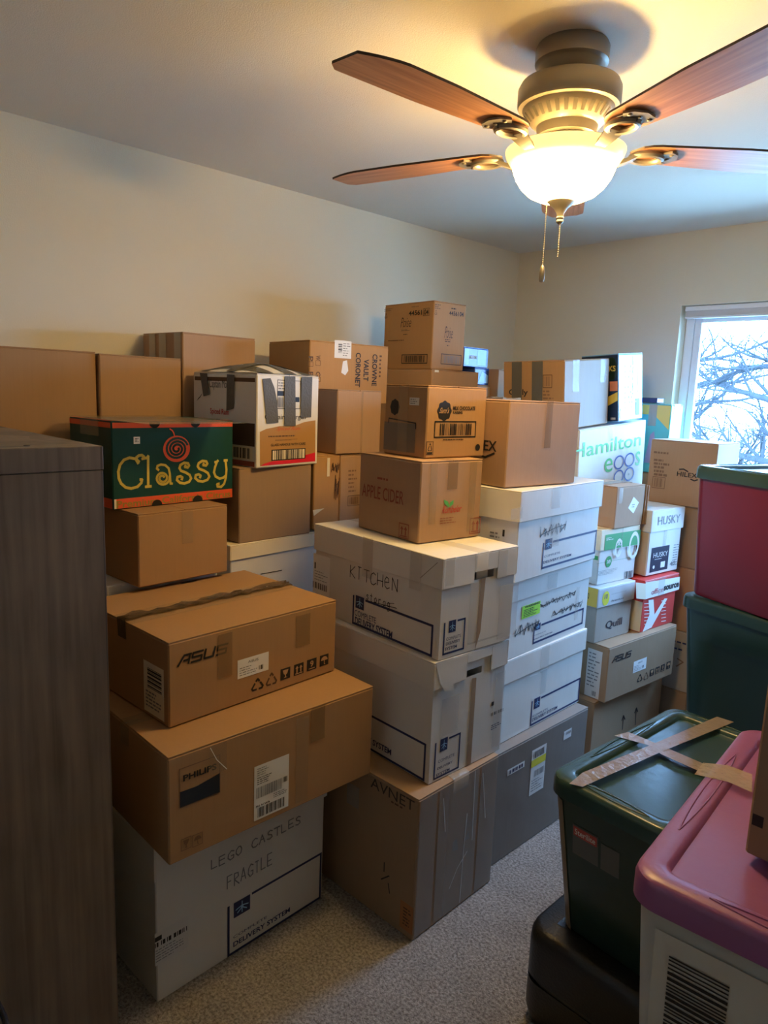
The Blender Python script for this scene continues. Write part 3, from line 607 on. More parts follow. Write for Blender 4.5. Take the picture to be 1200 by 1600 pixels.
# ------------------------------------------------------------------ front-left stack
R = lidded('lego', 'white lidded carton marked Lego Castles Fragile on the carpet', WHITEB, WHITEB, .105); P = zc(160, 1200, 3)
medline(R, 'right', P(585,655), P(585,890), P(1025,390), P(1025,605), (P(615,705), P(692,590)), (P(612,800), P(770,690)), (P(612,840), P(878,650)))
d_hand(R, 'right', 'LEGO CASTLES', rect(R, 'right', P(505,478), P(935,215)), GREYP, .0035, 2); d_hand(R, 'right', 'FRAGILE', rect(R, 'right', P(582,568), P(800,392)), GREYP, .0035, 3)
s, q = label_paper(R, 'right', P(247,930), P(402,690), name='paper_label', mat=plain('dull_paper', (.66, .64, .6), .6)); d_fine(R, 'right', sub(q, .02, .08, .9, .5), 5, GREYP, 4, parent=s, fill=.3); d_bars(R, 'right', sub(q, 0, .56, 1, .70), BLACKP, 3, parent=s, n=12); d_rect(R, 'right', sub(q, 0, .74, .2, .88), BLACKP, 'printed_mark', 1, s)
R = carton('philips', 'large brown carton printed Philips with a shipping label, second in its stack', KRAFT, 'y'); P = zc(160, 860, 2.727)
d_frame(R, 'right', rect(R, 'right', P(330,1098), P(500,870)), .002, FADED); d_text(R, 'right', 'PHILIPS', rect(R, 'right', P(343,985), P(485,905)), BLACKP, .03)
d_poly(R, 'right', [P(330,1030), P(400,1005), P(500,948), P(500,1030), P(330,1098)], plain('blue_black_ink', (.012, .018, .03), .5), 'printed_band')
s, q = label_paper(R, 'right', P(645,1155), P(795,865)); d_fine(R, 'right', sub(q, .08, .80, .5, .96), 4, GREYP, 1, parent=s, fill=.3); d_fine(R, 'right', sub(q, .08, .64, .5, .79), 4, BLACKP, 2, parent=s, fill=.35)
d_bars(R, 'right', sub(q, .06, .40, .80, .60), GREYP, 5, parent=s, n=40); d_text(R, 'right', 'PH A1WA', sub(q, .05, .235, .45, .275), BLACKP, .02, parent=s); d_bars(R, 'right', sub(q, .10, .04, .88, .22), BLACKP, 6, parent=s); d_fine(R, 'right', sub(q, .55, .28, .98, .38), 3, GREYP, 9, parent=s); d_bars(R, 'right', sub(q, .84, .50, .96, .60), BLACKP, 8, parent=s, n=5)
for a, b, k in ((P(335,1282), P(377,1215), 'glass'), (P(384,1265), P(425,1198), 'umbrella')): icon(R, 'right', rect(R, 'right', a, b), k, FADED, False)
tape(R, 'right', P(885,820), P(948,655), TAPEB); tape(R, 'right', P(455,960), P(528,810), TAPE); tape(R, 'right', P(820,1080), P(880,700), TAPE, 1)
d_lines(R, 'right', [[P(458,840), P(485,890), P(528,930)]], .002, WHITEP, 'thread', 3)
seam_tape(R, 'y', .05, .06, TAPE)
R = carton('asus', 'brown carton printed Asus with crumpled shiny tape, topmost of the front stack', KRAFT, 'y')
asus_print(R, (P(320,495), P(535,392)), (P(575,550), P(708,430)), ((P(633,602), P(688,538)), (P(695,580), P(745,515))), ((P(758,555), P(800,494)), (P(815,535), P(857,475)), (P(870,516), P(912,455)), (P(925,496), P(963,438))))
tape(R, 'right', P(492,548), P(552,345), TAPEB); tape(R, 'right', P(822,415), P(885,265), TAPEB); seam_tape(R, 'y', .045, .05, SHINYD, .010, 4); seam_tape(R, 'y', .10, .0, TAPE, 0, 4)
q = rect(R, 'front', (226, 1108), (256, 1047)); s = d_rect(R, 'front', q, CREAMP, 'paper_label'); d_bars(R, 'front', sub(q, .2, .5, .9, .9), BLACKP, 3, parent=s, n=10, horiz=True); d_fine(R, 'front', sub(q, .1, .1, .9, .45), 5, GREYP, 3, parent=s)
d_fine(R, 'top', rect(R, 'top', (268, 914), (322, 906)), 1, BLACKP, 5, fill=.5, name='faint_writing')
# ------------------------------------------------------------------ boxes behind it, along the left wall
R = carton('b1', 'plain brown carton carrying the dark green fruit carton', KRAFT, 'x'); tape(R, 'right', (284, 850), (301, 797), TAPE)
R = carton('classy', 'dark green and orange citrus carton lettered Classy with an orange spiral', GREENB, 'y', 'fruit_carton', flap_mat=GREENB); P = zc(160, 660, 5.714)
u0, u1 = -R.d/2+.003, R.d/2-.003; vt, vb = R.uv('right', *P(600, 45))[1], R.uv('right', *P(100, 688))[1]
for f_, a, b in (('right', -R.d/2+.0035, R.d/2-.0035), ('front', -R.w/2+.0035, R.w/2-.0035)):
    d_rect(R, f_, (a, vt, b, R.h-.004), ORANGEP, 'orange_band'); d_rect(R, f_, (a, .0035, b, vb), ORANGEP, 'orange_band')
d_rect(R, 'right', (u0, .0035, u0+.007, vb), CREAMP, 'cream_edge', 1)
d_rect(R, 'top', (R.w/2-.022, -R.d/2+.004, R.w/2-.003, R.d/2-.004), ORANGEP, 'orange_band'); d_rect(R, 'top', (-R.w/2+.003, -R.d/2+.003, R.w/2-.003, -R.d/2+.018), ORANGEP, 'orange_band')
seam_tape(R, 'y', .12, .05, TAPE); tape(R, 'top', (230, 664), (255, 650), SHINY)
C_ = [[(318,365),(302,338),(303,312),(325,295),(350,292),(367,305),(365,322),(352,325)], [(325,352),(298,326),(240,315),(190,335),(155,380),(140,440),(145,500),(165,545),(205,580),(255,590),(310,575),(345,540),(352,510),(335,510)]]
l_ = [[(376,320),(396,316),(408,300)], [(406,302),(407,572)], [(384,575),(432,570)]]
a_ = [[(500,425),(484,412),(490,388),(520,376),(560,382),(590,410),(600,460),(604,520),(606,546),(622,546)], [(600,470)]+[(535+(64-50*t/40)*math.cos(-.2+.33*t), 497+(64-50*t/40)*math.sin(-.2+.33*t)) for t in range(38)]]
s_ = [[(740,384),(735,398),(760,402),(772,385),(762,365),(728,360),(695,380),(686,408),(700,432),(740,446),(776,468),(790,500),(772,530),(730,545),(690,538),(664,514),(668,488),(694,480),(712,492),(706,510)]]
y_ = [[(1002,355),(1020,352),(1030,340)], [(1022,350),(1003,400),(994,445),(1008,482),(1045,502),(1080,492),(1100,472)], [(1085,340),(1112,338)], [(1097,340),(1106,420),(1100,495),(1085,548),(1058,575),(1026,572),(1022,552),(1040,546)]]
for nm, ls in (('C', C_), ('l', l_), ('a', a_), ('s', s_), ('s', [[(x+163, y-17) for x, y in s_[0]]]), ('y', y_)):
    d_lines(R, 'right', [[P(*p) for p in l] for l in ls], .0085 if nm != 'a' else .0075, YELLOWP, 'lettering', 1, taper=False)
c = R.uv('right', *P(663, 236)); r1 = abs(R.uv('right', *P(781, 236))[0]-c[0]); r2 = abs(R.uv('right', *P(663, 118))[1]-c[1])
o = d_disc(R, 'right', c, r1, r2, ORANGEP, 'orange_fruit_print', 0); sp = [(c[0]+r1*(.13+.72*t/70)*math.cos(.4-.27*t), c[1]+r2*(.13+.72*t/70)*math.sin(.4-.27*t)) for t in range(71)]
d_lines(R, 'right', [sp], .0075, DGREEN, 'spiral_print', 1, o, px=False); d_lines(R, 'right', [[P(600,58), P(622,72), P(634,92), P(642,120)]], .004, ORANGEP, 'stem_print', 1)
d_text(R, 'right', 'Premium California Citrus', rect(R, 'right', P(125,768), P(1140,606)), plain('olive_ink', (.30, .22, .03), .5), .02)
for x, y, w, top in ((463,6,50,1), (828,0,44,1), (486,752,46,0), (848,704,44,0)):
    c = R.uv('right', *P(x, y)); rr = abs(R.uv('right', *P(x+w, y))[0]-c[0]); cy = R.h-.003 if top else .003; sg = -1 if top else 1
    d_poly(R, 'right', [(c[0]+rr*math.cos(PI*i/12), cy+sg*rr*.95*math.sin(PI*i/12)) for i in range(13)], HOLE, 'hand_hole_shade', 2, px=False)  # flat dark patch stands for the shade inside each hand hole
q = rect(R, 'right', P(278,192), P(334,128)); s = d_rect(R, 'right', q, WHITEP, 'price_sticker'); d_fine(R, 'right', sub(q, .2, .2, .8, .85), 3, BLACKP, 2, parent=s)
R = carton('b3', 'brown carton under the duct-taped white rum carton', KRAFT4, 'x')
R = carton('captain', 'white rum carton patched with grey duct tape, its top bulging', WHITEB, 'x', 'rum_carton', flap_mat=WHITEB); P = zc(380, 570, 9.23)
d_poly(R, 'right', [P(238,968), P(330,925), P(430,905), P(520,885), P(740,880), P(880,825), P(1040,800), P(1035,1390), P(240,1462)], TANP, 'printed_band', 0)
d_poly(R, 'right', [P(240,1460), P(300,1425), P(420,1390), P(700,1370), P(900,1300), P(1034,1262), P(1034,1388)], plain('crimson_ink', (.68, .01, .03), .5), 'crimson_band', 1)
q = rect(R, 'right', P(402,1384), P(893,1200)); s = d_rect(R, 'right', q, BLACKP, 'barcode_frame', 2); d_rect(R, 'right', sub(q, .03, .08, .97, .92), CREAMP, 'barcode_ground', 3, s); d_bars(R, 'right', sub(q, .08, .08, .92, .92), BLACKP, 6, 4, s, n=20)
d_text(R, 'right', 'GLASS HANDLE WITH CARE', rect(R, 'right', P(395,1178), P(895,1118)), BLACKP, .02); d_text(R, 'right', 'Spiced Rum', rect(R, 'right', P(465,962), P(835,888)), plain('rust_ink', (.50, .10, .02), .5), .02, shear=.1)
d_text(R, 'right', 'Captain Morgan', rect(R, 'right', P(310,812), P(900,712)), BLACKP, .0); d_fine(R, 'right', rect(R, 'right', P(360,1050), P(935,1000)), 1, BROWNP, 4, fill=.6); d_fine(R, 'right', rect(R, 'right', P(460,1100), P(840,1062)), 2, BROWNP, 5)
q = rect(R, 'right', P(490,632), P(826,235)); d_frame(R, 'right', q, .002, BLACKP); d_rect(R, 'right', sub(q, 0, .45, .28, .62), BLACKP, 'printed_mark'); d_rect(R, 'right', sub(q, .76, .24, .96, .42), BLACKP, 'printed_mark'); d_bars(R, 'right', sub(q, .03, .04, .27, .40), GREYP, 7, n=9); d_fine(R, 'right', sub(q, .03, .66, .95, .95), 3, GREYP, 7)
for pts in ([(272,200),(385,192),(440,330),(478,520),(500,832),(332,846),(300,500)], [(590,166),(742,166),(747,882),(584,882)], [(832,168),(988,172),(970,756),(822,756)]): d_poly(R, 'right', [P(*p) for p in pts], DUCT, 'duct_tape', 5)
P = zc(280, 500, 3.53)
for pts in ([(118,292),(158,295),(172,412),(138,422)], [(268,300),(310,302),(306,488),(264,502)]): d_poly(R, 'front', [P(*p) for p in pts], DUCT, 'duct_tape', 5)
d_text(R, 'front', 'Captain Morgan', rect(R, 'front', P(168,385), P(300,332)), BLACKP, .0); d_text(R, 'front', 'Spiced Rum', rect(R, 'front', P(172,525), P(275,492)), REDP, .02)
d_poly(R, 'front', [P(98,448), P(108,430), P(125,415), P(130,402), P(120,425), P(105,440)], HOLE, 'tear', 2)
q = R.w/2; d_rect(R, 'front', (-q+.004, .075, q-.01, .155), plain('dark_brown_ink', (.06, .028, .015), .6), 'printed_band'); d_rect(R, 'front', (-q+.004, .004, q-.01, .022), MAROON, 'crimson_band'); d_rect(R, 'front', (q-.20, .027, q-.02, .07), CREAMP, 'barcode_ground', 0); d_bars(R, 'front', (q-.19, .03, q-.03, .067), BLACKP, 8, 1, n=18); d_rect(R, 'front', (-q+.01, R.h-.030, q-.01, R.h-.016), BROWNP, 'printed_band')
# bulging taped top: a low cushion of lifted flaps and tape strips across it
def bulge(x, y): return R.h+.002+.036*(1-(2*x/R.w)**2)*(1-(2*y/R.d)**2)
n = 10; rows = [[(R.w*(i/n-.5)*.995, R.d*(j/n-.5)*.995, bulge(R.w*(i/n-.5)*.995, R.d*(j/n-.5)*.995)) for j in range(n+1)] for i in range(n+1)]
MB().loft(rows, False, False, closed=False).build('lifted_flap', WHITEB, R.root, fix=False, smooth='all')
for k, (a, b, wd) in enumerate((((-.5, -.30), (.5, -.34), .055), ((-.5, .02), (.5, .02), .055), ((-.5, .33), (.5, .30), .055), ((-.32, -.5), (-.30, .5), .05), ((.10, -.5), (.16, .5), .05))):
    A = Vector((a[0]*R.w, a[1]*R.d)); B_ = Vector((b[0]*R.w, b[1]*R.d)); t = (B_-A).normalized(); nn = Vector((-t.y, t.x))*wd/2; rows = []
    for i in range(13):
        c = A+(B_-A)*i/12; rows.append([(p.x, p.y, bulge(p.x, p.y)+.0015+k*.0006) for p in (c-nn, c, c+nn)])
    MB().loft(rows, False, False, closed=False).build('duct_tape', DUCT, R.root, fix=False, smooth='all')
R = lidded('bw', 'white lidded carton with shallow lid beneath a brown carton', WHITEB, CREAMB, .055, inset=.008)
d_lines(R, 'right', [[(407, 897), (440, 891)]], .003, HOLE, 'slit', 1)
R = carton('c1', 'long plain brown carton against the left wall behind the cabinet', KRAFT, 'y'); R = carton('c1b', 'plain brown carton beside the long one behind the green fruit carton', KRAFT, 'y')
R = carton('c2', 'brown carton with striped tape on one side standing tall by the wall', KRAFT2, 'y'); P = zc(200, 500, 5.217)
for a, b in ((178, 225), (258, 312), (380, 432)): q = rect(R, 'front', P(a, 330), P(b, 95)); d_rect(R, 'front', (q[0], .01, q[2], R.h-.002), plain('dull_tape', (.42, .34, .24), .3), 'tape', 2)
R = carton('crowne', 'brown carton on its side printed Crowne Vault Coronet', KRAFT3, 'y'); P = zc(280, 500, 3.53)
for s, a, b in (('CORONET', (968,370), (1002,182)), ('VAULT', (1014,336), (1046,218)), ('CROWNE', (1060,364), (1093,190))): d_text(R, 'right', s, rect(R, 'right', P(*a), P(*b)), BLACKP, .02, rot=-90)
s, q = label_paper(R, 'right', P(855,208), P(950,118)); d_bars(R, 'right', sub(q, .22, .3, .45, .85), BLACKP, 4, parent=s, n=9, horiz=True); d_fine(R, 'right', sub(q, .5, .1, .95, .9), 6, GREYP, 5, parent=s, fill=.3)
d_poly(R, 'right', [P(903,228), P(925,222), P(932,280), P(915,305), P(893,290)], WHITEP, 'torn_sticker'); d_fine(R, 'right', rect(R, 'right', P(1100,320), P(1118,190)), 6, BROWNP, 6, name='handwriting')
for s, x, y in (('W', 752, 210), ('P', 712, 215), ('B', 712, 300), ('G', 752, 300)): d_text(R, 'right', s, rect(R, 'right', P(x,y+12), P(x+26,y-14)), BROWNP, .01, rot=-90); d_frame(R, 'right', rect(R, 'right', P(x,y+40), P(x+26,y+16)), .0015, BROWNP)
x0, y0, z0 = -2.25, 1.80, 1.33
R = carton('d2', 'small brown carton wedged under the Crowne Vault carton', KRAFT3, 'y', box=(-2.41, 1.955, 1.305, 0, .32, .33, .238, 0, 0))
R = carton('d3', 'brown carton leaning beside the raisin carton, fold mark on its face', KRAFT2, 'x', box=(-2.172, 1.916, 1.350, -.03, .135, .228, .25, 0, 0)); tape(R, 'right', (562, 710), (568, 612), TAPE)
R = carton('d4', 'orange-brown carton with scribbled marks and peeling tape', KRAFT3, 'x', box=(-2.19, 1.763, 1.061, 0, .15, .13, .287, 0, 0)); P = zc(460, 590, 6.667)
d_scribble(R, 'right', rect(R, 'right', P(385,1000), P(465,880)), BROWNP, 12, .003, 3); d_scribble(R, 'right', rect(R, 'right', P(410,1280), P(465,1010)), BROWNP, 8, .003, 5); tape(R, 'right', P(335,1030), P(368,835), CREAMP); d_poly(R, 'right', [P(190,1380), P(310,1360), P(200,1440)], CREAMP, 'peeled_tape', 1)
R = carton('d5', 'brown carton with printed list and barcode behind the cider carton', KRAFT2, 'x', box=(-2.185, 1.94, 1.061, 0, .15, .225, .285, 0, 0))
for k in range(6): d_fine(R, 'right', rect(R, 'right', P(560,985+k*42), P(650,955+k*42)), 1, FADED, k, fill=.7)
q = rect(R, 'right', P(555,1338), P(680,1222)); d_frame(R, 'right', q, .002, BROWNP); d_bars(R, 'right', sub(q, .1, .15, .9, .85), FADED, 4, n=12)
# ------------------------------------------------------------------ kitchen stack
R = carton('avnet', 'brown carton printed Avnet on the carpet, one side sheathed in wrinkled clear tape', KRAFT4, 'x'); P = zc(540, 1160, 4.615)
d_text(R, 'front', 'AVNET', rect(R, 'front', P(182,318), P(500,425)), plain('faint_black_ink', (.04, .03, .022), .7), .0); d_fine(R, 'front', rect(R, 'front', P(330,440), P(470,490)), 1, BROWNP, 4, fill=.4)
q = rect(R, 'front', P(388,1322), P(490,1195)); s = d_rect(R, 'front', q, plain('rust_label', (.38, .15, .05), .6), 'rust_label'); d_fine(R, 'front', sub(q, .25, .15, .85, .85), 6, BROWNP, 5, parent=s)
d_lines(R, 'front', [[P(280,865), P(278,930)], [P(258,985), P(315,962)], [P(308,1015), P(318,1088)]], .004, BLACKP, 'pen_mark'); tape(R, 'front', P(10,430), P(102,330), film('clear_pouch', (.55, .52, .48), .45, .15, .8), name='clear_pouch')
FILMG = film('grey_film', (.42, .38, .34), .5, .16, .4)
W = R.d/2-.006
for a, b, l in ((-W, -W+.075, 2), (-W+.085, -W+.13, 3), (-.06, .09, 2), (.10, W, 3)): d_rect(R, 'right', (a, .01, b, R.h-.006), FILMG, 'tape', l)
d_poly(R, 'right', [P(770,720), P(800,690), P(810,770), P(765,785)], GREYP, 'dark_print', 1); d_poly(R, 'right', [P(855,690), P(885,632), P(892,690), P(850,712)], GREYP, 'dark_print', 1)
rnd = random.Random(5); L = [[P(870,510), P(845,760), P(815,1150)], [P(700,400), P(712,640)], [P(985,220), P(1000,540)], [P(930,200), P(905,700)], [P(740,1050), P(800,900), P(870,780)]]
for l in L: d_lines(R, 'right', [l], .003, plain('film_crease', (.62, .60, .56), .15), 'tape_crease', 5)
seam_tape(R, 'x', .075, .05, SHINY, .001, 7)
hk = BX['k2']; P = zc(480, 780, 3.333)
def tmp(key, inset=.006): x, y, z, yaw, w, d, h, rx, ry = BX[key]; return Rec(None, TR(x, y, z, yaw, rx, ry), w, d, h, inset)
t2 = tmp('k2'); q = rect(t2, 'right', P(828,930), P(910,866))
R = lidded('k2', 'white lidded carton with drooping lid flap, between the Avnet and Kitchen boxes', WHITEB, WHITEB, .085, hole=(q[0], q[1], q[2], min(q[3], BX['k2'][6]-.03)), notch=(q[0]-.005, q[2]+.04, BX['k2'][6]-.035))
medline(R, 'right', P(670,1270), P(650,1478), P(803,1210), P(785,1390), (P(690,1318), P(732,1235)), (P(680,1375), P(765,1320)), (P(675,1410), P(755,1360)), (P(668,1447), P(740,1397)))
b_ = R.uv('front', *P(610,1470)); t_ = R.uv('front', *P(622,1275)); u1 = (b_[0]+t_[0])/2; fw = .36; v0, v1 = b_[1], t_[1]
medline_uv(R, 'front', (u1-fw, v0, u1, v1), (u1-fw+.012, v1-.055, u1-fw+.062, v1+.012), [((u1-fw+.012, v0+.048, u1-fw+.12, v0+.068), 'COMPLETE'), ((u1-fw+.012, v0+.022, R.uv('front', *P(438,1345))[0], v0+.042), 'DELIVERY SYSTEM')])
d_poly(R, 'right', [P(858,932), P(880,928), P(850,1378), P(828,1385)], board('tan_gap', (.34, .24, .15)), 'open_seam', 1); d_poly(R, 'lright', [P(668,852), P(760,822), P(760,995), P(715,1000), P(690,960)], WHITEB, 'lid_flap', 1)
for a, b in (((690,1240), (790,1010)), ((955,1300), (1030,890))): tape(R, 'right', P(*a), P(*b), TAPEW)
d_bars(R, 'right', rect(R, 'right', P(955,1130), P(1022,1085)), BLACKP, 4, n=10); d_fine(R, 'right', rect(R, 'right', P(955,1205), P(1010,1150)), 3, NAVYP, 5); d_rect(R, 'right', rect(R, 'right', P(958,1078), P(972,1052)), BLACKP, 'printed_mark')
t1 = tmp('k1'); q = rect(t1, 'right', P(868,415), P(972,374))
R = lidded('k1', 'white lidded carton with Kitchen Storage handwritten on its side', WHITEB, WHITEB, .09, hole=(q[0], q[1]-.004, q[2], q[3]+.014), notch=(q[0]-.004, q[2]+.012, q[3]+.010)); Q = zc(480, 800, 5)
medline(R, 'front', Q(355,660), Q(355,885), Q(990,865), Q(975,1120), (Q(378,745), Q(447,672)), (Q(372,804), Q(540,826)), (Q(375,872), Q(668,934)))
d_hand(R, 'front', 'KITCHeN', rect(R, 'front', Q(335,500), Q(722,535)), BLACKP, .0028, 4); d_hand(R, 'front', 'storag', rect(R, 'front', Q(460,682), Q(660,690)), BLACKP, .0024, 6); d_lines(R, 'front', [[Q(630,712), Q(680,715)]], .0022, BLACKP, 'pen_stroke'); d_lines(R, 'front', [[Q(520,705), Q(700,752)]], .0022, BLACKP, 'pen_stroke')
q = rect(R, 'front', Q(45,620), Q(182,362)); s = d_rect(R, 'front', q, WHITEP, 'paper_label'); d_bars(R, 'front', sub(q, 0, .12, .85, .28), BLACKP, 4, parent=s, n=14); d_fine(R, 'front', sub(q, .1, .32, .9, .6), 4, GREYP, 4, parent=s, fill=.25); d_rect(R, 'front', sub(q, .08, .62, .16, .78), BLACKP, 'printed_mark', 1, s)
medline(R, 'right', P(715,640), P(700,815), P(828,618), P(812,782), (P(735,697), P(775,625)), (P(722,738), P(800,700)), (P(720,762), P(795,725)), (P(715,790), P(778,755)))
d_poly(R, 'right', [P(905,412), P(928,408), P(900,690), P(870,790), P(885,640)], board('tan_gap', (.34, .24, .15)), 'open_seam', 1); d_fine(R, 'right', rect(R, 'right', P(835,760), P(1035,690)), 3, BLACKP, 6, fill=.3)
for a, b in (((830,760), (895,430)), ((985,730), (1100,430))): tape(R, 'right', P(*a), P(*b), TAPEW)
for a, b in (((715,455), (770,300)), ((985,415), (1045,262))): tape(R, 'lright', P(*a), P(*b), TAPEW)
tape(R, 'lfront', Q(430,500), Q(520,210), TAPEW); tape(R, 'lfront', Q(800,590), Q(900,330), TAPEW); seam_tape(R, 'x', .05, .08, TAPEW); d_lines(R, 'lfront', [[Q(885,515), Q(1020,395)]], .0015, BROWNP, 'pen_mark')
R = carton('cider', 'brown carton printed Apple Cider on the Kitchen box', KRAFT2, 'x'); P = zc(540, 440, 3)
d_text(R, 'front', 'APPLE CIDER', rect(R, 'front', P(78,1003), P(275,985)), MAROON, .005); d_fine(R, 'front', rect(R, 'front', P(150,930), P(205,920)), 1, MAROON, 2, fill=.5)
for f_, a, b in (('front', (250,1195), (297,1142)), ('right', (580,1182), (632,1105))): icon(R, f_, rect(R, f_, P(*a), P(*b)), 'up', MAROON, False)
d_text(R, 'right', 'Rombelor', rect(R, 'right', P(448,1088), P(548,1045)), REDP, .01, shear=.1)
for pts in ([(482,1058), (462,1040), (460,1022), (478,1030), (486,1050)], [(486,1056), (488,1035), (505,1022), (504,1042)]): d_poly(R, 'right', [P(*p) for p in pts], LGREEN, 'leaf_print', 1)
d_fine(R, 'right', rect(R, 'right', P(440,1140), P(540,1095)), 3, MAROON, 3, fill=.3); tape(R, 'right', P(475,975), P(528,845), TAPEB); tape(R, 'right', P(385,1140), P(432,850), TAPE); tape(R, 'right', P(565,1170), P(615,845), TAPE); seam_tape(R, 'x', .06, 0, TAPE)
R = carton('sams', 'brown raisin carton with barcode and round black emblem, on the cider carton', KRAFT, 'x')
c = R.uv('right', *P(463, 606)); r = abs(R.uv('right', *P(495, 606))[0]-c[0]); o = d_disc(R, 'right', c, r, r, BLACKP, 'printed_emblem', 0, n=48, scal=.06); d_text(R, 'right', "Sam's", (c[0]-r*.8, c[1]-r*.25, c[0]+r*.8, c[1]+r*.35), KRAFTP, .01, parent=o, shear=.2)
d_text(R, 'right', 'MILK CHOCOLATE', rect(R, 'right', P(502,602), P(607,586)), BLACKP, .03); d_text(R, 'right', 'RAISINS', rect(R, 'right', P(502,620), P(548,607)), BLACKP, .03)
q = rect(R, 'right', P(415,730), P(610,657)); d_frame(R, 'right', q, .004, BLACKP, 'barcode_frame'); d_bars(R, 'right', sub(q, .12, .12, .9, .88), BLACKP, 9, n=26); d_fine(R, 'right', rect(R, 'right', P(455,745), P(570,735)), 1, BLACKP, 5, fill=.5)
q = rect(R, 'right', P(377,812), P(411,750)); d_frame(R, 'right', q, .0015, BLACKP); recycle(R, 'right', sub(q, .2, .3, .85, .85), BLACKP); d_rect(R, 'right', sub(q, .1, .03, .9, .2), BLACKP, 'printed_mark')
c = R.uv('right', *P(618, 777)); d_disc(R, 'right', c, .011, .011, BLACKP)
d_rect(R, 'front', rect(R, 'front', P(178,785), P(330,668)), plain('grey_print', (.16, .135, .115), .6), 'printed_panel'); d_lines(R, 'front', [[P(203,660), P(205,640), P(330,664), P(330,690)]], .004, BLACKP, 'printed_mark', 1); c = R.uv('front', *P(232, 588)); d_disc(R, 'front', c, .022, .025, BLACKP, 'printed_emblem', n=40, scal=.05)
q = rect(R, 'front', P(300,578), P(347,545)); s = d_rect(R, 'front', q, plain('dull_paper', (.66, .64, .6), .6), 'paper_label'); d_fine(R, 'front', sub(q, .1, .1, .9, .9), 3, GREYP, 3, parent=s); tape(R, 'front', P(240,800), P(300,480), TAPE); seam_tape(R, 'x', .05, 0, TAPE)
# ------------------------------------------------------------------ white stack behind it
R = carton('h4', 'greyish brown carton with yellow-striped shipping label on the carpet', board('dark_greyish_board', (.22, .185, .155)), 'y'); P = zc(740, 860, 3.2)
s, q = label_paper(R, 'right', P(275,1230), P(365,962)); d_bars(R, 'right', sub(q, .1, .80, .9, .95), BLACKP, 4, parent=s, n=16); d_rect(R, 'right', sub(q, 0, .62, 1, .78), YPAPER, 'yellow_stripe', 1, s); d_bars(R, 'right', sub(q, .25, .38, .9, .52), GREYP, 5, parent=s, n=22); d_fine(R, 'right', sub(q, .1, .06, .9, .34), 5, GREYP, 4, parent=s, fill=.3)
s, q = label_paper(R, 'right', P(167,1130), P(255,1050), name='paper_label'); d_bars(R, 'right', sub(q, .08, .2, .92, .75), NAVYP, 3, parent=s, n=9)
s, q = label_paper(R, 'right', P(448,950), P(490,885), name='paper_label'); d_bars(R, 'right', sub(q, .3, .5, .9, .8), GREYP, 3, parent=s, n=7)
R = lidded('h3', 'white lidded carton at the bottom of the white stack', WHITEB, WHITEB, .085)
medline(R, 'right', P(290,755), P(280,880), P(533,635), P(525,750), (P(300,795), P(333,728)), (P(293,835), P(370,785)), (P(290,857), P(417,775))); tape(R, 'right', P(330,720), P(365,590), TAPEW); tape(R, 'lright', P(330,610), P(380,470), TAPEW); d_lines(R, 'lright', [[P(280,630), P(300,622), P(318,616)]], .004, WHITEP, 'torn_edge', 1)
R = lidded('h2', 'white lidded carton with a neon green warning sticker', WHITEB, WHITEB, .075)
medline(R, 'right', P(300,378), P(295,460), P(548,290), P(545,375), (P(307,402), P(335,360)), (P(303,428), P(360,400)), (P(300,448), P(392,405)))
s, q = label_paper(R, 'right', P(238,345), P(333,250), mat=NEON, name='warning_sticker', layer=2); d_text(R, 'right', 'WARNING', sub(q, .12, .80, .95, .97), BLACKP, .02, layer=3, parent=s); d_fine(R, 'right', sub(q, .08, .08, .95, .72), 5, BLACKP, 4, 3, s, .45)
for k, (a, b) in enumerate((((335,290), (510,198)), ((395,335), (540,248)), ((205,445), (330,335)))): d_scribble(R, 'right', rect(R, 'right', P(*a), P(*b)), BLACKP, 26, .0026, k+2)
tape(R, 'lright', P(365,200), P(420,110), TAPEW); tape(R, 'right', P(500,350), P(530,180), TAPEW)
R = lidded('h1', 'white lidded carton with scribbled-out writing under the Hilex carton', WHITEB, WHITEB, .1); P = zc(740, 520, 3.158)
medline(R, 'right', P(345,1030), P(332,1160), P(605,978), P(600,1095), (P(350,1072), P(388,1012)), (P(345,1110), P(425,1078)), (P(342,1140), P(480,1088))); d_scribble(R, 'right', rect(R, 'right', P(328,1018), P(455,928)), BLACKP, 24, .0026, 9)
tape(R, 'lright', P(180,925), P(240,860), TAPEW); tape(R, 'lright', P(380,870), P(432,760), TAPEW); tape(R, 'right', P(372,1060), P(430,880), TAPEW); seam_tape(R, 'y', .05, .06, TAPEW); d_fine(R, 'front', rect(R, 'front', P(80,1010), P(140,985)), 2, GREYP, 3); d_rect(R, 'front', rect(R, 'front', (785, 838), (789, 828)), BLACKP, 'printed_mark')
R = carton('g1', 'brown Hilex carton with taped side on the top white lidded box', KRAFT2, 'x'); tape(R, 'right', (849, 700), (864.5, 626), TAPEB)
a = R.uv('front', 776, 706); b = R.uv('front', 763, 694); d_text(R, 'front', 'HILEX', (a[0]-.13, a[1], a[0], a[1]+.034), BLACKP, .02); d_lines(R, 'front', [[(a[0]-.10, a[1]-.012), (a[0]-.05, a[1]-.022), (a[0]-.01, a[1]-.006)]], .007, BLACKP, 'swoosh', px=False); seam_tape(R, 'x', .05, 0, TAPE)
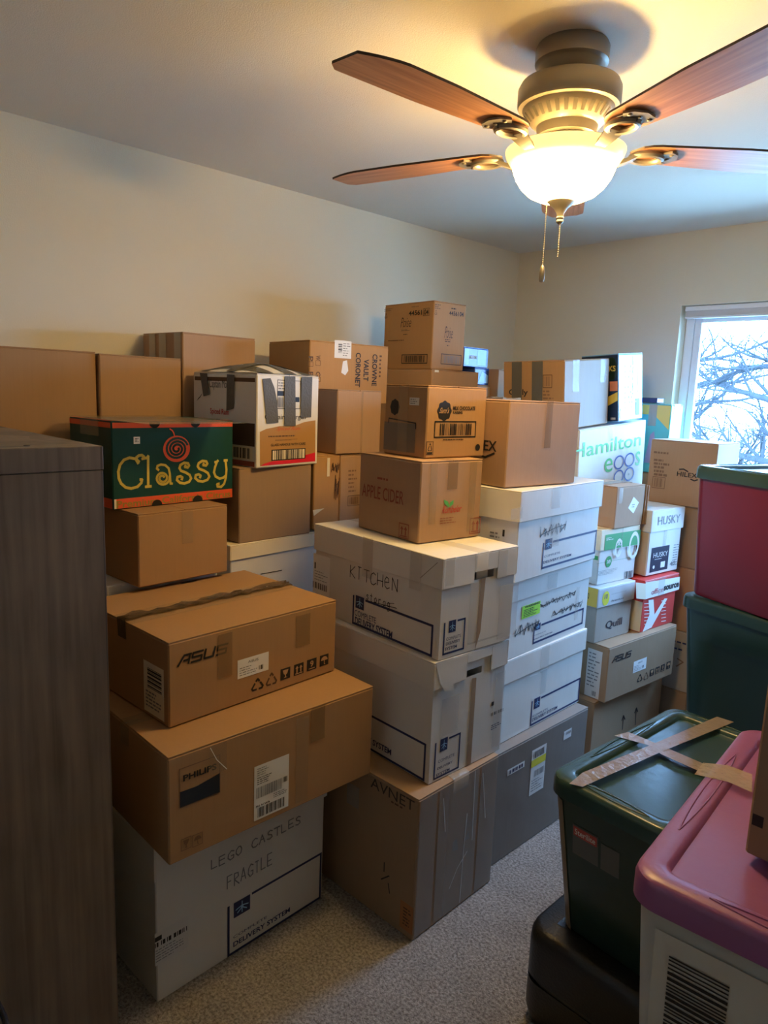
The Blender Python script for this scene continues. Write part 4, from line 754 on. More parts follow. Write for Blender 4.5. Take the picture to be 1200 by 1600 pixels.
# ------------------------------------------------------------------ paper boxes by the window end
P = zc(880, 660, 3.2)
R = carton('i5', 'brown carton with two black up arrows under the farther Asus carton', KRAFT4, 'y')
for x, y0, y1 in ((298, 1535, 1468), (362, 1512, 1430)): d_lines(R, 'right', [[P(x-3, y0), P(x+3, y1)], [P(x-6, y1+22), P(x+3, y1-2), P(x+10, y1+16)]], .007, BLACKP, 'printed_arrow')
R = carton('i4', 'farther Asus carton holding paper boxes, pale stickers on two sides', KRAFT4, 'y')
asus_print(R, (P(245,1203), P(342,1138)), (P(347,1255), P(418,1172)), ((P(367,1300), P(398,1255)), (P(400,1290), P(428,1245))), ((P(430,1272), P(455,1229)), (P(458,1260), P(482,1218)), (P(485,1248), P(508,1206)), (P(513,1236), P(537,1191))))
s, q = label_paper(R, 'front', P(105,1358), P(198,1150), name='paper_label', mat=plain('dull_paper', (.66, .64, .6), .6)); d_fine(R, 'front', sub(q, .1, .2, .9, .95), 10, GREYP, 4, parent=s, fill=.35); d_bars(R, 'front', sub(q, .5, .04, .8, .14), BLACKP, 4, parent=s, n=8)
R = lidded('i3', 'Quill paper carton with mustard and white lid', GREYB, plain('paper_box_grey', (.60, .60, .60), .5), .085, 'paper_carton')
d_rect(R, 'lfront', (-R.w/2+.003, R.h-.083, R.w/2-.003, R.h-.002), GOLDP, 'mustard_panel'); d_text(R, 'lfront', '10', rect(R, 'lfront', P(118,880), P(132,852)), BLACKP, .02)
c = R.uv('lright', *P(213, 880)); d_disc(R, 'lright', c, .026, .032, YPAPER, 'printed_disc'); d_text(R, 'lright', '10', (c[0]-.012, c[1]-.002, c[0]+.012, c[1]+.02), GREYP, .02); d_text(R, 'lright', 'Premium', rect(R, 'lright', P(240,897), P(302,872)), GREYP, .03); d_fine(R, 'lright', rect(R, 'lright', P(238,912), P(330,895)), 1, GREYP, 4, fill=.5); d_fine(R, 'lright', rect(R, 'lright', P(240,862), P(330,835)), 2, GREYP, 5, fill=.3)
d_text(R, 'right', 'Quill', rect(R, 'right', P(210,1040), P(295,972)), plain('quill_ink', (.03, .03, .05), .5), .01)
R = lidded('i2', 'white and green copy paper carton marked X9', WHITEB, CREAMB, .09, 'paper_carton')
q = rect(R, 'lright', P(200,645), P(392,532)); o = d_rect(R, 'lright', sub(q, .02, .04, .98, .96), GREENP, 'green_panel')
for k, rr in enumerate((.028, .042)): d_disc(R, 'lright', (q[0]+(q[2]-q[0])*(.40+.42*k), q[1]+.004), rr*.9, rr*1.5, WHITEP, 'printed_arc', 1, o, 30, 0, .72)
d_rect(R, 'lright', sub(q, .30, .04, .98, .06), WHITEP, 'printed_line', 1, o); d_text(R, 'lright', 'X9', sub(q, .35, .18, .48, .5), WHITEP, .03, layer=2, parent=o); d_fine(R, 'lright', sub(q, .05, .6, .25, .8), 2, WHITEP, 4, 1, o)
q = rect(R, 'right', P(168,708), P(366,668)); d_rect(R, 'right', sub(q, 0, .3, 1, .75), GREENP, 'green_band'); c = (q[0]+(q[2]-q[0])*.28, (q[1]+q[3])/2); o = d_disc(R, 'right', c, .022, .025, GREENP, 'printed_disc', 1); d_text(R, 'right', 'X9', (c[0]-.013, c[1]-.009, c[0]+.013, c[1]+.009), WHITEP, .02, layer=2, parent=o)
d_fine(R, 'right', rect(R, 'right', P(172,770), P(290,720)), 4, GREYP, 5, fill=.25); d_bars(R, 'right', rect(R, 'right', P(302,782), P(348,738)), BLACKP, 4, n=10); d_rect(R, 'front', (-R.w/2+.01, .11, R.w/2-.01, .128), GREENP, 'green_band'); tape(R, 'lright', P(285,640), P(300,525), TAPEW)
# flattened cartons strapped behind a small box
R = carton('i1', 'small brown carton with folded cartons behind it, on the X9 paper carton', KRAFT2, 'y', box=(BX['i1'][0], BX['i1'][1]-.018, BX['i1'][2], BX['i1'][3], .2, .222, .183, 0, 0)); q = rect(R, 'right', P(325,455), P(378,378)); c = ((q[0]+q[2])/2, (q[1]+q[3])/2)
s = d_poly(R, 'right', [P(352,372), P(378,400), P(350,455), P(324,428)], WHITEP, 'paper_label'); d_fine(R, 'right', sub(q, .3, .35, .75, .65), 2, GREYP, 4, 1, s); tape(R, 'right', P(275,405), P(300,325), TAPEW); seam_tape(R, 'y', .06, .05, SHINY, .003, 5); m0 = R.m
for k in range(3):
    o = MB().box(-.1, .1, 0, .0055, 0, .182-.003*k, .001).build('flattened_carton', KRAFT4); o.matrix_world = m0 @ Matrix.Translation((.004*k-.004, .1125+.0115*k, 0)); tag(o, ('flattened brown carton pressed against the small brown carton', 'middle one of three flattened brown cartons in a row', 'outermost flattened brown carton next to the Husky paper carton')[k], 'flat carton')
R = lidded('j2', 'red and white office supply paper carton', REDB, REDB, .088, 'paper_carton')
q = rect(R, 'lright', P(410,880), P(582,800)); d_poly(R, 'lright', [P(412,800), P(583,772), P(578,835), P(412,884)], WHITEP, 'white_panel'); d_text(R, 'lright', 'source', rect(R, 'lright', P(500,842), P(578,798)), BLACKP, .04, layer=2); d_text(R, 'lright', 'office', rect(R, 'lright', P(438,862), P(500,820)), REDP, .0, layer=2); d_poly(R, 'lright', [P(362,800), P(412,806), P(412,885), P(365,880)], CREAMP, 'cream_panel')
for a, b in (((400,1045), (500,880)),): d_poly(R, 'right', [P(425,888), P(450,885), P(455,960), P(505,880), P(520,880), P(440,1025), P(395,1048), P(430,960)], WHITEP, 'white_cross', 1)
for k in range(7): y = 905+k*17; d_lines(R, 'right', [[P(405-k*0, y+2), P(430+k*2, y)], [P(490, y-12), P(512, y-16)]], .0035, WHITEP, 'white_stripe')
d_rect(R, 'front', (-R.w/2+.01, .004, R.w/2-.006, R.h-.1), CREAMP, 'cream_panel'); tape(R, 'lright', P(470,870), P(510,770), TAPEW)
R = lidded('j1', 'white Husky copy paper carton standing on the red and white one', WHITEB, WHITEB, .1, 'paper_carton')
d_rect(R, 'front', (-R.w/2+.01, .004, R.w/2-.012, R.h-.104), board('paper_box_tan', (.55, .42, .27)), 'tan_side'); d_text(R, 'lright', 'HUSKY', rect(R, 'lright', P(472,515), P(585,457)), GREYP, .0)
q = rect(R, 'right', P(430,752), P(532,612)); o = d_rect(R, 'right', q, plain('navy_label', (.015, .02, .05), .4), 'navy_panel'); d_text(R, 'right', 'HUSKY', sub(q, .12, .58, .92, .78), WHITEP, .0, layer=2, parent=o); d_fine(R, 'right', sub(q, .2, .48, .8, .53), 1, WHITEP, 4, 2, o); d_rect(R, 'right', sub(q, .58, .12, .82, .36), WHITEP, 'printed_square', 1, o); d_disc(R, 'right', (q[0]+(q[2]-q[0])*.2, q[1]+(q[3]-q[1])*.2), .008, .008, WHITEP, 'printed_disc', 1, o)
d_fine(R, 'right', rect(R, 'right', P(540,720), P(590,600)), 9, GREYP, 5, fill=.3); d_text(R, 'right', '40', rect(R, 'right', P(530,718), P(560,690)), GREYP, .02); tape(R, 'right', P(495,620), P(520,530), TAPEW)
# ------------------------------------------------------------------ far end: egg carton, taped carton, wipes carton, Hilex column
R = carton('hamilton', 'white egg carton printed Hamilton eggs in green and blue', WHITEB, 'y', 'egg_carton'); P = zc(770, 540, 4.138)
d_text(R, 'right', 'Hamilton', rect(R, 'right', P(512,735), P(960,560)), LGREEN, .005); d_text(R, 'right', 'e', rect(R, 'right', P(718,825), P(776,722)), LGREEN, .0); d_text(R, 'right', 's', rect(R, 'right', P(918,778), P(954,680)), LGREEN, .0)
for x, y in ((815,755), (883,738), (812,848), (880,830)): c = R.uv('right', *P(x, y)); a = R.uv('right', *P(x+32, y)); b = R.uv('right', *P(x, y-45)); d_disc(R, 'right', c, abs(a[0]-c[0]), abs(b[1]-c[1]), BLUEP, 'egg_print', 1, None, 28, 0, .80)
c = R.uv('right', *P(880, 830)); d_fine(R, 'right', (c[0]-.012, c[1]-.006, c[0]+.012, c[1]+.006), 2, GREYP, 4); tape(R, 'right', P(745,620), P(785,520), TAPEW); seam_tape(R, 'y', .05, .05, TAPEW)
R = carton('f1', 'brown carton bound with two grey duct tape strips on the egg carton', KRAFT, 'x'); q = R.h
for a, b in ((125,190), (255,325)): u0 = R.uv('front', *P(a, 150))[0]; u1 = R.uv('front', *P(b, 150))[0]; d_rect(R, 'front', (u0, .02, u1, q-.002), DUCT, 'duct_tape', 3)
d_frame(R, 'front', rect(R, 'front', P(325,272), P(383,190)), .003, BROWNP); d_bars(R, 'front', rect(R, 'front', P(335,262), P(372,200)), FADED, 4, n=8); d_fine(R, 'front', rect(R, 'front', P(325,352), P(400,285)), 3, FADED, 4); d_text(R, 'front', 'Oully', rect(R, 'front', P(105,330), P(228,282)), BLACKP, .02)
tape(R, 'right', P(513,300), P(560,90), TAPEW); tape(R, 'right', P(693,238), P(740,85), TAPEW); d_rect(R, 'right', (-R.d/2+.004, .004, R.d/2-.004, q-.006), board('pale_grey_board', (.40, .35, .30)), 'pale_side', 0)  # whole side covered with paler, greyer board than the rest
R = carton('ks', 'glossy light blue and navy carton beside the duct-taped carton', plain('glossy_light_blue', (.25, .50, .78), .22, 0, .5, .1, 30, .25, 9), 'x'); q = R.w/2
d_rect(R, 'front', (-q+.003, .003, q-.003, R.h-.005), plain('glossy_navy', (.01, .03, .09), .25), 'navy_panel'); c = R.uv('front', *P(772, 150)); o = d_disc(R, 'front', (q-.035, c[1]), .030, .055, plain('logo_green_black', (.01, .03, .02), .3), 'printed_emblem', 1); d_text(R, 'front', 'KS', (q-.048, c[1]-.012, q-.014, c[1]+.014), YELLOWP, .02, layer=2, parent=o)
d_poly(R, 'front', [(q-.2+.01, .06), (q-.10, .10), (q-.004, .14), (q-.004, .10), (q-.10, .055), (q-.19, .02)], YELLOWP, 'gold_swoosh', 1, px=False); d_rect(R, 'front', (q-.045, .145, q-.004, .19), plain('salmon_print', (.60, .22, .12), .4), 'salmon_panel', 1); d_bars(R, 'front', (q-.04, .01, q-.015, .02), WHITEP, 3, 1, n=8)
d_fine(R, 'right', (-.05, .05, .06, R.h-.05), 9, WHITEP, 6, fill=.4); d_disc(R, 'right', (-.085, .035), .016, .024, YELLOWP, 'printed_disc', 1); d_rect(R, 'right', (.02, .12, .045, .15), plain('salmon_print', (.60, .22, .12), .4), 'salmon_panel', 1); d_rect(R, 'right', (.045, .02, .08, .10), BLUEP, 'blue_panel', 1); tape(R, 'right', P(905,300), P(960,60), SHINY)
R = carton('hilexr', 'brown Hilex carton with printed list in front of the window', KRAFT2, 'x'); P = zc(1000, 600, 6)
d_text(R, 'front', 'HILEX', rect(R, 'front', P(345,862), P(540,840)), BLACKP, .015); d_lines(R, 'front', [[P(370,800), P(410,798), P(450,822)], [P(475,892), P(510,908), P(540,898)]], .006, BLACKP, 'swoosh')
for k, y in enumerate((640, 712, 745, 778, 815, 848)): d_fine(R, 'front', rect(R, 'front', P(130,y+8), P(280,y+2)), 1, FADED, k, fill=.9)
q = rect(R, 'front', P(112,968), P(238,880)); d_frame(R, 'front', q, .003, FADED); d_bars(R, 'front', sub(q, .15, .1, .85, .9), FADED, 5, n=10)
FX1 = -1.305
for k, (lab, z, h, mt, dx) in enumerate((('brown carton directly under the Hilex carton by the window', .815, .297, KRAFT4, 0), ('brown carton third down in the Hilex column', .50, .314, KRAFT2, .004), ('pale carton with faint printing low in the Hilex column', .20, .299, GREYB, .02), ('brown carton on the carpet under the Hilex column', 0, .199, KRAFT4, .02))):
    R = carton('col%d' % k, lab, mt, 'x', box=(FX1+dx-.165, 3.515, z, -.01, .33, .25, h, 0, 0))
    if k == 2: d_fine(R, 'front', (-.06, .2, .15, .27), 4, NAVYP, 3); d_fine(R, 'right', (-.1, .2, .08, .27), 4, NAVYP, 4); d_lines(R, 'front', [[(.10, .12), (.13, .15), (.10, .16)]], .006, FADED, 'printed_mark', px=False)
    else: d_rect(R, 'right', (-.03, .01, .03, h-.005), TAPE, 'tape', 2)
R = carton('teal', 'teal and yellow carton by the window jamb', plain('teal_glossy', (.10, .46, .42), .35, 0, .5, .1, 30, .1, 8), 'x'); q = R.w/2
d_rect(R, 'front', (-q+.003, R.h-.055, q-.003, R.h-.005), GOLDP, 'yellow_band'); d_poly(R, 'front', [(q-.09, R.h-.055), (q-.004, R.h-.055), (q-.004, R.h-.13)], GOLDP, 'yellow_band', 0, px=False); d_poly(R, 'front', [(.03, .05), (.05, .20), (.07, .22), (.10, .05)], plain('lilac_ink', (.35, .30, .45), .5), 'lilac_print', 0, px=False); tape(R, 'front', (1012, 665), (1028, 632), SHINY); seam_tape(R, 'x', .08, .06, SHINY, .004, 3)
bk = MB().box(-.11, .11, -.05, .05, 0, .022, .003); o = thing('dark_book', 'dark purple book lying on the teal and yellow carton', 'book', TR(-1.83, 3.715, BX['teal'][2]+BX['teal'][6]+.006, .05)); PUR = plain('purple_cover', (.05, .035, .08), .4)
MB().box(-.11, .11, -.05, .05, 0, .003, .001).build('cover', PUR, o); MB().box(-.11, .11, -.05, .05, .023, .026, .001).build('cover', PUR, o); MB().box(-.11, .11, -.05, -.047, .003, .023, .0005).build('spine', PUR, o); MB().box(-.105, .105, -.046, .046, .003, .023, .0005).build('page_block', CREAMP, o)
# ------------------------------------------------------------------ far middle: Poise carton and neighbours
R = carton('poise', 'brown Poise carton numbered 44561, highest on the pile', KRAFT, 'y'); P = zc(590, 460, 8)
d_text(R, 'front', '44561', rect(R, 'front', P(392,268), P(558,192)), BLACKP, .02); q = rect(R, 'front', P(572,268), P(652,172)); d_text(R, 'front', '04', sub(q, .12, .12, .88, .88), BLACKP, .02); d_frame(R, 'front', q, .002, BLACKP); d_fine(R, 'front', rect(R, 'front', P(430,162), P(565,140)), 1, BLACKP, 3, fill=.6)
d_text(R, 'front', 'Poise', rect(R, 'front', P(288,415), P(436,282)), BLACKP, -.012, shear=.12); d_fine(R, 'front', rect(R, 'front', P(300,462), P(412,432)), 2, BLACKP, 4, fill=.4); d_fine(R, 'front', rect(R, 'front', P(135,590), P(375,560)), 1, BROWNP, 5, fill=.5); d_fine(R, 'front', rect(R, 'front', P(325,510), P(385,490)), 1, BLACKP, 5, fill=.5)
q = rect(R, 'front', P(302,862), P(622,750)); d_frame(R, 'front', q, .004, BLACKP, 'barcode_frame'); d_bars(R, 'front', sub(q, .08, .12, .92, .88), BLACKP, 4, n=22); d_fine(R, 'front', rect(R, 'front', P(85,218), P(200,170)), 3, BLACKP, 6, fill=.3); recycle(R, 'front', rect(R, 'front', P(90,300), P(125,240)), BLACKP)
d_text(R, 'right', '44561', rect(R, 'right', P(892,258), P(1012,220)), BLACKP, .02); d_text(R, 'right', '04', rect(R, 'right', P(1022,275), P(1074,225)), BLACKP, .02); d_text(R, 'right', 'Poise', rect(R, 'right', P(832,542), P(950,412)), BLACKP, -.012, shear=.12); d_fine(R, 'right', rect(R, 'right', P(840,598), P(940,562)), 2, BLACKP, 4, fill=.4); d_fine(R, 'right', rect(R, 'right', P(865,652), P(905,630)), 1, BLACKP, 4)
q = rect(R, 'right', P(790,868), P(1045,765)); d_frame(R, 'right', q, .003, BLACKP, 'barcode_frame'); d_bars(R, 'right', sub(q, .08, .12, .92, .88), GREYP, 4, n=22); d_fine(R, 'right', rect(R, 'right', P(712,180), P(800,125)), 3, BLACKP, 6, fill=.3); recycle(R, 'right', rect(R, 'right', P(713,252), P(742,198)), BLACKP); d_fine(R, 'right', rect(R, 'right', P(920,192), P(1015,172)), 1, BLACKP, 4)
R = carton('e2', 'brown carton carrying the Poise carton', KRAFT2, 'x'); d_rect(R, 'right', rect(R, 'right', P(712,972), P(765,948)), WHITEP, 'paper_label')
BLUEB = plain('glossy_blue', (.02, .07, .34), .25, 0, .5, .05, 40)
R = carton('e3', 'shiny blue box with white panels, upper of two by the Poise carton', BLUEB, 'y', 'blue_box', box=(-2.42, 2.93, 1.738, 0, .14, .20, .098, 0, 0)); q = R.d/2
for a, b in ((-q+.004, -q+.04), (q-.09, q-.02)): d_rect(R, 'right', (a, .012, b, .090), LBLUEP, 'pale_panel')
d_text(R, 'right', 'MERMI', (-q+.045, .04, q-.095, .058), WHITEP, .01)
R = carton('e3b', 'shiny blue box lying under the other blue box', BLUEB, 'y', 'blue_box', box=(-2.42, 2.985, 1.651, 0, .14, .12, .0865, 0, 0)); d_poly(R, 'right', [(-.03, .01), (.05, .01), (.05, .05), (.0, .07)], LBLUEP, 'pale_panel', 0, px=False)
R = carton('e4', 'brown carton half hidden between the blue boxes and the taped carton', KRAFT2, 'y', box=(-2.43, 3.16, 1.33, 0, .26, .20, .405, 0, 0))
R = carton('tp', 'low brown carton with crinkled clear tape between the raisin and Hilex cartons', KRAFT, 'y', box=(-1.90, 2.40, 1.30, 0, .34, .34, .285, 0, 0)); seam_tape(R, 'x', .12, .03, SHINY, .010, 9)
# ------------------------------------------------------------------ cartons buried at the bottom of the pile
def buried(boxes):
    for k, (lab, x, y, z, w, d, h) in enumerate(boxes): carton('u%d' % len(D), lab, (KRAFT, KRAFT4, KRAFT2)[k % 3], 'xy'[k % 2], box=(x, y, z, 0, w, d, h, 0, 0))
buried([('big brown carton on the floor beneath the long wall carton', -2.60, .87, 0, .30, .92, .55), ('big brown carton stacked beneath the long wall carton', -2.60, .87, .552, .30, .92, .546),
 ('brown carton at the floor beneath the white box that carries the plain carton', -2.235, 1.075, 0, .32, .38, .36), ('brown carton second from the floor beneath the plain carton', -2.235, 1.075, .361, .32, .38, .322),
 ('brown carton on the floor beneath the shallow-lidded white box', -2.26, 1.60, 0, .34, .56, .458), ('brown carton on the floor beneath the tape-striped carton', -2.617, 1.505, 0, .28, .32, .68), ('brown carton stacked beneath the tape-striped carton', -2.617, 1.505, .681, .28, .32, .686),
 ('brown carton on the floor beneath the printed-list carton', -2.35, 2.14, 0, .46, .36, .53), ('brown carton stacked beneath the printed-list carton', -2.35, 2.14, .531, .46, .36, .528), ('brown carton supporting the wedged carton', -2.425, 1.96, 1.061, .29, .34, .243),
 ('brown carton on the floor beneath the Poise carton', -2.37, 2.57, 0, .40, .42, .64), ('brown carton stacked beneath the Poise carton', -2.37, 2.57, .641, .40, .42, .644),
 ('brown carton on the floor in the corner of the room', -2.36, 3.05, 0, .46, .46, .66), ('brown carton stacked in the corner of the room', -2.36, 3.05, .661, .46, .46, .668), ('brown carton under the two blue boxes', -2.43, 2.94, 1.33, .18, .22, .32),
 ('brown carton on the floor beneath the crinkled-tape carton', -1.985, 2.42, 0, .24, .42, .64), ('brown carton stacked beneath the crinkled-tape carton', -1.985, 2.42, .641, .24, .42, .658),
  ('brown carton on the floor beneath the teal carton', -1.79, 3.72, 0, .30, .15, .6), ('brown carton stacked beneath the teal carton', -1.79, 3.72, .601, .30, .15, .625)])
R = lidded('bw2', 'white lidded carton under the plain brown carton by the left wall', WHITEB, WHITEB, .06, box=(-2.225, 1.06, .684, 0, .31, .38, .300, 0, 0))
R = lidded('bw3', 'white lidded carton beneath the shallow-lidded white carton', WHITEB, WHITEB, .06, box=(-2.26, 1.60, .459, 0, .34, .56, .286, 0, 0))

# ------------------------------------------------------------------ cabinet of grey-brown boards beside the door
def cab_mat():
    m, nt, b = nmat('grey_oak_laminate'); L = nt.links.new; N = nt.nodes.new
    tc = N('ShaderNodeTexCoord'); mp = N('ShaderNodeMapping'); mp.inputs['Scale'].default_value = (55, 55, 3); n = N('ShaderNodeTexNoise'); n.inputs['Scale'].default_value = 1; n.inputs['Detail'].default_value = 6; n.inputs['Distortion'].default_value = .4
    n2 = N('ShaderNodeTexNoise'); n2.inputs['Scale'].default_value = 7; n2.inputs['Detail'].default_value = 4
    mpb = N('ShaderNodeMapping'); mpb.inputs['Scale'].default_value = (9, 9, .01); vo = N('ShaderNodeTexVoronoi'); vo.inputs['Scale'].default_value = 1.2     # printed board widths
    r = N('ShaderNodeValToRGB'); r.color_ramp.elements[0].position = .3; r.color_ramp.elements[0].color = (.040, .027, .017, 1); r.color_ramp.elements[1].position = .7; r.color_ramp.elements[1].color = (.185, .132, .088, 1)
    L(tc.outputs['Object'], mp.inputs[0]); L(mp.outputs[0], n.inputs['Vector']); L(tc.outputs['Object'], n2.inputs['Vector']); L(tc.outputs['Object'], mpb.inputs[0]); L(mpb.outputs[0], vo.inputs['Vector'])
    m1 = N('ShaderNodeMath'); m1.operation = 'MULTIPLY_ADD'; m1.inputs[1].default_value = .55; L(n.outputs['Fac'], m1.inputs[0]); m2 = N('ShaderNodeMath'); m2.operation = 'MULTIPLY'; m2.inputs[1].default_value = .2; L(n2.outputs['Fac'], m2.inputs[0]); L(m2.outputs[0], m1.inputs[2])
    sx = N('ShaderNodeSeparateColor'); L(vo.outputs['Color'], sx.inputs[0]); m3 = N('ShaderNodeMath'); m3.operation = 'MULTIPLY_ADD'; m3.inputs[1].default_value = .3; L(sx.outputs[0], m3.inputs[0]); L(m1.outputs[0], m3.inputs[2])
    L(m3.outputs[0], r.inputs['Fac']); L(r.outputs['Color'], b.inputs['Base Color']); b.inputs['Roughness'].default_value = .5; return m
CAB = cab_mat(); CX1, CY1, CZ = -1.42, .597, 1.4695; CX0, CY0 = -2.32, .165
cb = thing('storage_cabinet', 'tall grey-brown wood grain cabinet in front of the box pile', 'cabinet', TR((CX0+CX1)/2, (CY0+CY1)/2, 0)); hx, hy = (CX1-CX0)/2, (CY1-CY0)/2
MB().box(-hx, hx, -hy, hy, CZ-.048, CZ, .0015).build('top_board', CAB, cb); zt = CZ-.049
MB().box(hx-.020, hx-.001, -hy+.02, hy-.001, 0, zt, .001).build('side_panel', CAB, cb); MB().box(-hx+.001, -hx+.020, -hy+.02, hy-.001, 0, zt, .001).build('side_panel', CAB, cb)
MB().box(-hx+.021, hx-.021, hy-.014, hy-.004, 0, zt, .001).build('back_panel', CAB, cb); MB().box(-hx+.021, hx-.021, -hy+.02, hy-.015, .05, .07, .001).build('bottom_board', CAB, cb)
for s in (-1, 1):
    dr = MB().box(min(s*.002, s*(hx-.003)), max(s*.002, s*(hx-.003)), -hy, -hy+.018, .06, zt-.004, .001).build('door', CAB, cb); MB().tube([(s*.05, -hy, .70), (s*.05, -hy-.025, .71), (s*.05, -hy-.025, .83), (s*.05, -hy, .84)], .005, 8).build('handle', METAL, dr, smooth=True)
MB().lathe([(.006, CZ), (.006, CZ+.0012), (.002, CZ+.0016)], 12, hx-.045, hy-.13).build('screw_cap', METALD, cb)

# ------------------------------------------------------------------ plastic totes
def ring(w, d, r, z, n=7, flats=None, inset=0):
    """rounded rectangle; flats = (a, b) fractions between which each side is pushed inward by inset"""
    P = []; r = min(r, w*.45, d*.45)
    for cx, cy, a0 in ((w/2-r, d/2-r, 0), (-w/2+r, d/2-r, PI/2), (-w/2+r, -d/2+r, PI), (w/2-r, -d/2+r, 3*PI/2)):
        for i in range(n+1): a = a0+PI/2*i/n; P.append((cx+r*math.cos(a), cy+r*math.sin(a), z))
        if flats:
            ex, ey = P[-1][0], P[-1][1]; nx = {0: (-w/2+r, d/2), 1: (-w/2, -d/2+r), 2: (w/2-r, -d/2), 3: (w/2, d/2-r)}[round(a0/(PI/2))]; nrm = {0: (0, -1), 1: (1, 0), 2: (0, 1), 3: (-1, 0)}[round(a0/(PI/2))]
            for f, k in ((flats[0]-.035, 0), (flats[0], 1), (flats[1], 1), (flats[1]+.035, 0)): P.append((ex+(nx[0]-ex)*f+nrm[0]*inset*k, ey+(nx[1]-ey)*f+nrm[1]*inset*k, z))
    return P
def plastic(name, col, rough=.32, tr=0):
    m = plain(name, col, rough, 0, .5, .06, 30, .06, 5)
    if tr: b = m.node_tree.nodes['Principled BSDF']; b.inputs['Transmission Weight'].default_value = tr
    return m
def tote(key, label, x, y, z, yaw, w, d, h, body, lid, name='storage_tote', panel=True, r=.05, lidh=.045, taper=.86, groove=True):
    m = TR(x, y, z, yaw); root = thing(name, label, 'storage bin', m); R = Rec(root, m, w, d, h); H = h-lidh+.012; f = (.16, .84) if panel else None
    rings = []
    for t, ins in ((0, .0), (.02, .0), (.70, 1), (.735, 0), (.9, 0), (1, 0)) if panel else ((0, 0), (.015, 0), (.5, 0), (1, 0)):
        k = taper+(.965-taper)*t; kk = k-(.012 if t == 0 else 0); i_ = .014 if (panel and (ins == 1)) else 0
        if panel and t in (0, .02): i_ = .010
        rings.append(ring(w*kk, d*kk, r*.9, H*t, 7, f, i_))
    R.part['body'] = MB().loft(rings).build('body', body, root, smooth=True); R.H = H
    L = []; zt = h
    for o_, zz in ((0, h-lidh), (0, zt-.014), (.003, zt-.004), (.009, zt), (.040, zt), (.046, zt-.003), (.050, zt-.012)): L.append(ring(w-2*o_, d-2*o_, max(.015, r-o_*.6), zz))
    lo = MB().loft(L, False, True).build('lid', lid, root, smooth=True); R.part['lid'] = lo
    lo2 = MB().loft([ring(w*.998, d*.998, r, h-lidh), ring(w*.955, d*.955, r, h-lidh), ring(w*.955, d*.955, r, h-lidh+.02)], False, False).build('lid_underside', lid, root, smooth=True)
    if groove:
        for s in (-1, 1):
            for ax in (0, 1):
                a = (w if ax == 0 else d)*.26; c = ((d if ax == 0 else w)/2-.022)*s; pts = [((t*a, c+s*.010*(1-t*t)-s*.004) if ax == 0 else (c+s*.010*(1-t*t)-s*.004, t*a)) for t in [i/8-1 for i in range(17)]]; pts2 = [((t*a, c-s*.010*(1-t*t)-s*.004) if ax == 0 else (c-s*.010*(1-t*t)-s*.004, t*a)) for t in [1-i/8 for i in range(17)]]
                MB().tube([(p[0], p[1], zt+.0005) for p in pts+pts2[1:]], .0018, 5, False).build('grip_ridge', lid, lo, smooth='all')
    D[key] = R; return R
GRN = plastic('dark_green_plastic', (.012, .042, .036), .30); TEALL = plastic('teal_green_plastic', (.028, .070, .070), .26); MAR = plastic('maroon_plastic', (.17, .008, .022), .34); PURP = plastic('purple_plastic', (.30, .10, .25), .34)
CLR = plastic('frosted_plastic', (.62, .62, .58), .4, .25)
tote('r0', 'dark green tote at the foot of the corner tote stack', -.68, 2.90, 0, RAD(-14), .64, .46, .44, GRN, GRN)
tote('r2', 'dark green tote with recessed panels under the maroon tote', -.682, 2.745, .4445, RAD(-14), .66, .47, .4555, GRN, GRN)
tote('r1', 'maroon tote with dark teal lid on top of the green tote', -.70, 2.72, .904, RAD(-21), .62, .46, .475, MAR, TEALL, panel=False, taper=.90)
# black hard suitcase lying flat
SUIT = plain('black_suitcase_shell', (.006, .0065, .008), .36, 0, .5, .15, 160)
su = thing('suitcase', 'black hard-shell suitcase lying flat under the taped green tote', 'suitcase', TR(-.675, 1.735, 0)); w, d, h = .40, .64, .276
prof = [(.90, 0), (.97, .012), (1, .05), (1, h/2-.006)]; MB().loft([ring(w*k, d*k, .055, z) for k, z in prof]).build('lower_shell', SUIT, su, smooth=True)
MB().loft([ring(w*k, d*k, .055, z) for k, z in ((1, h/2+.006), (1, h-.04), (.992, h-.018), (.97, h-.005), (.93, h))]).build('upper_shell', SUIT, su, smooth=True); MB().loft([ring(w*.99, d*.99, .075, h/2-.006), ring(w*.99, d*.99, .075, h/2+.006)]).build('zip_band', METALD, su)
for k in range(5): MB().box(-.13+.065*k-.012, -.13+.065*k+.012, -d*.40, d*.40, h-.002, h+.0008, .0005).build('shell_rib', SUIT, su)
MB().tube([(-w/2-.002, -.07, h/2), (-w/2-.022, -.055, h/2), (-w/2-.022, .055, h/2), (-w/2-.002, .07, h/2)], .008, 8).build('carry_handle', SUIT, su, smooth=True); MB().lathe([(.018, -.008), (.02, 0), (.018, .008)], 12).build('wheel', SUIT, su, smooth=True, loc=(-.10, -d/2+.025, .02)); MB().lathe([(.018, -.008), (.02, 0), (.018, .008)], 12).build('wheel', SUIT, su, smooth=True, loc=(.10, -d/2+.025, .02))
d_ = MB().tube([(-w*.40, d*.08, h-.006), (-w*.42, d*.02, h-.002), (-w*.40, -d*.04, h-.004)], .004, 6).build('top_handle', SUIT, su, smooth=True)
R = tote('r3', 'dark green tote with teal lid crossed by tan packing tape', -.668, 1.735, .2775, RAD(-3), .335, .635, .4225, GRN, TEALL, panel=False, taper=.80); P = zc(800, 1080, 3)
for pts in ([(268,440), (330,388), (640,262), (960,125), (1040,150), (700,290), (330,455)], [(478,212), (545,195), (655,240), (760,285), (900,345), (890,385), (700,300), (640,258)]): d_poly(R, 'top', [P(*p) for p in pts], STRAPT, 'packing_tape', 3+len(pts)%2*2)
cols = None
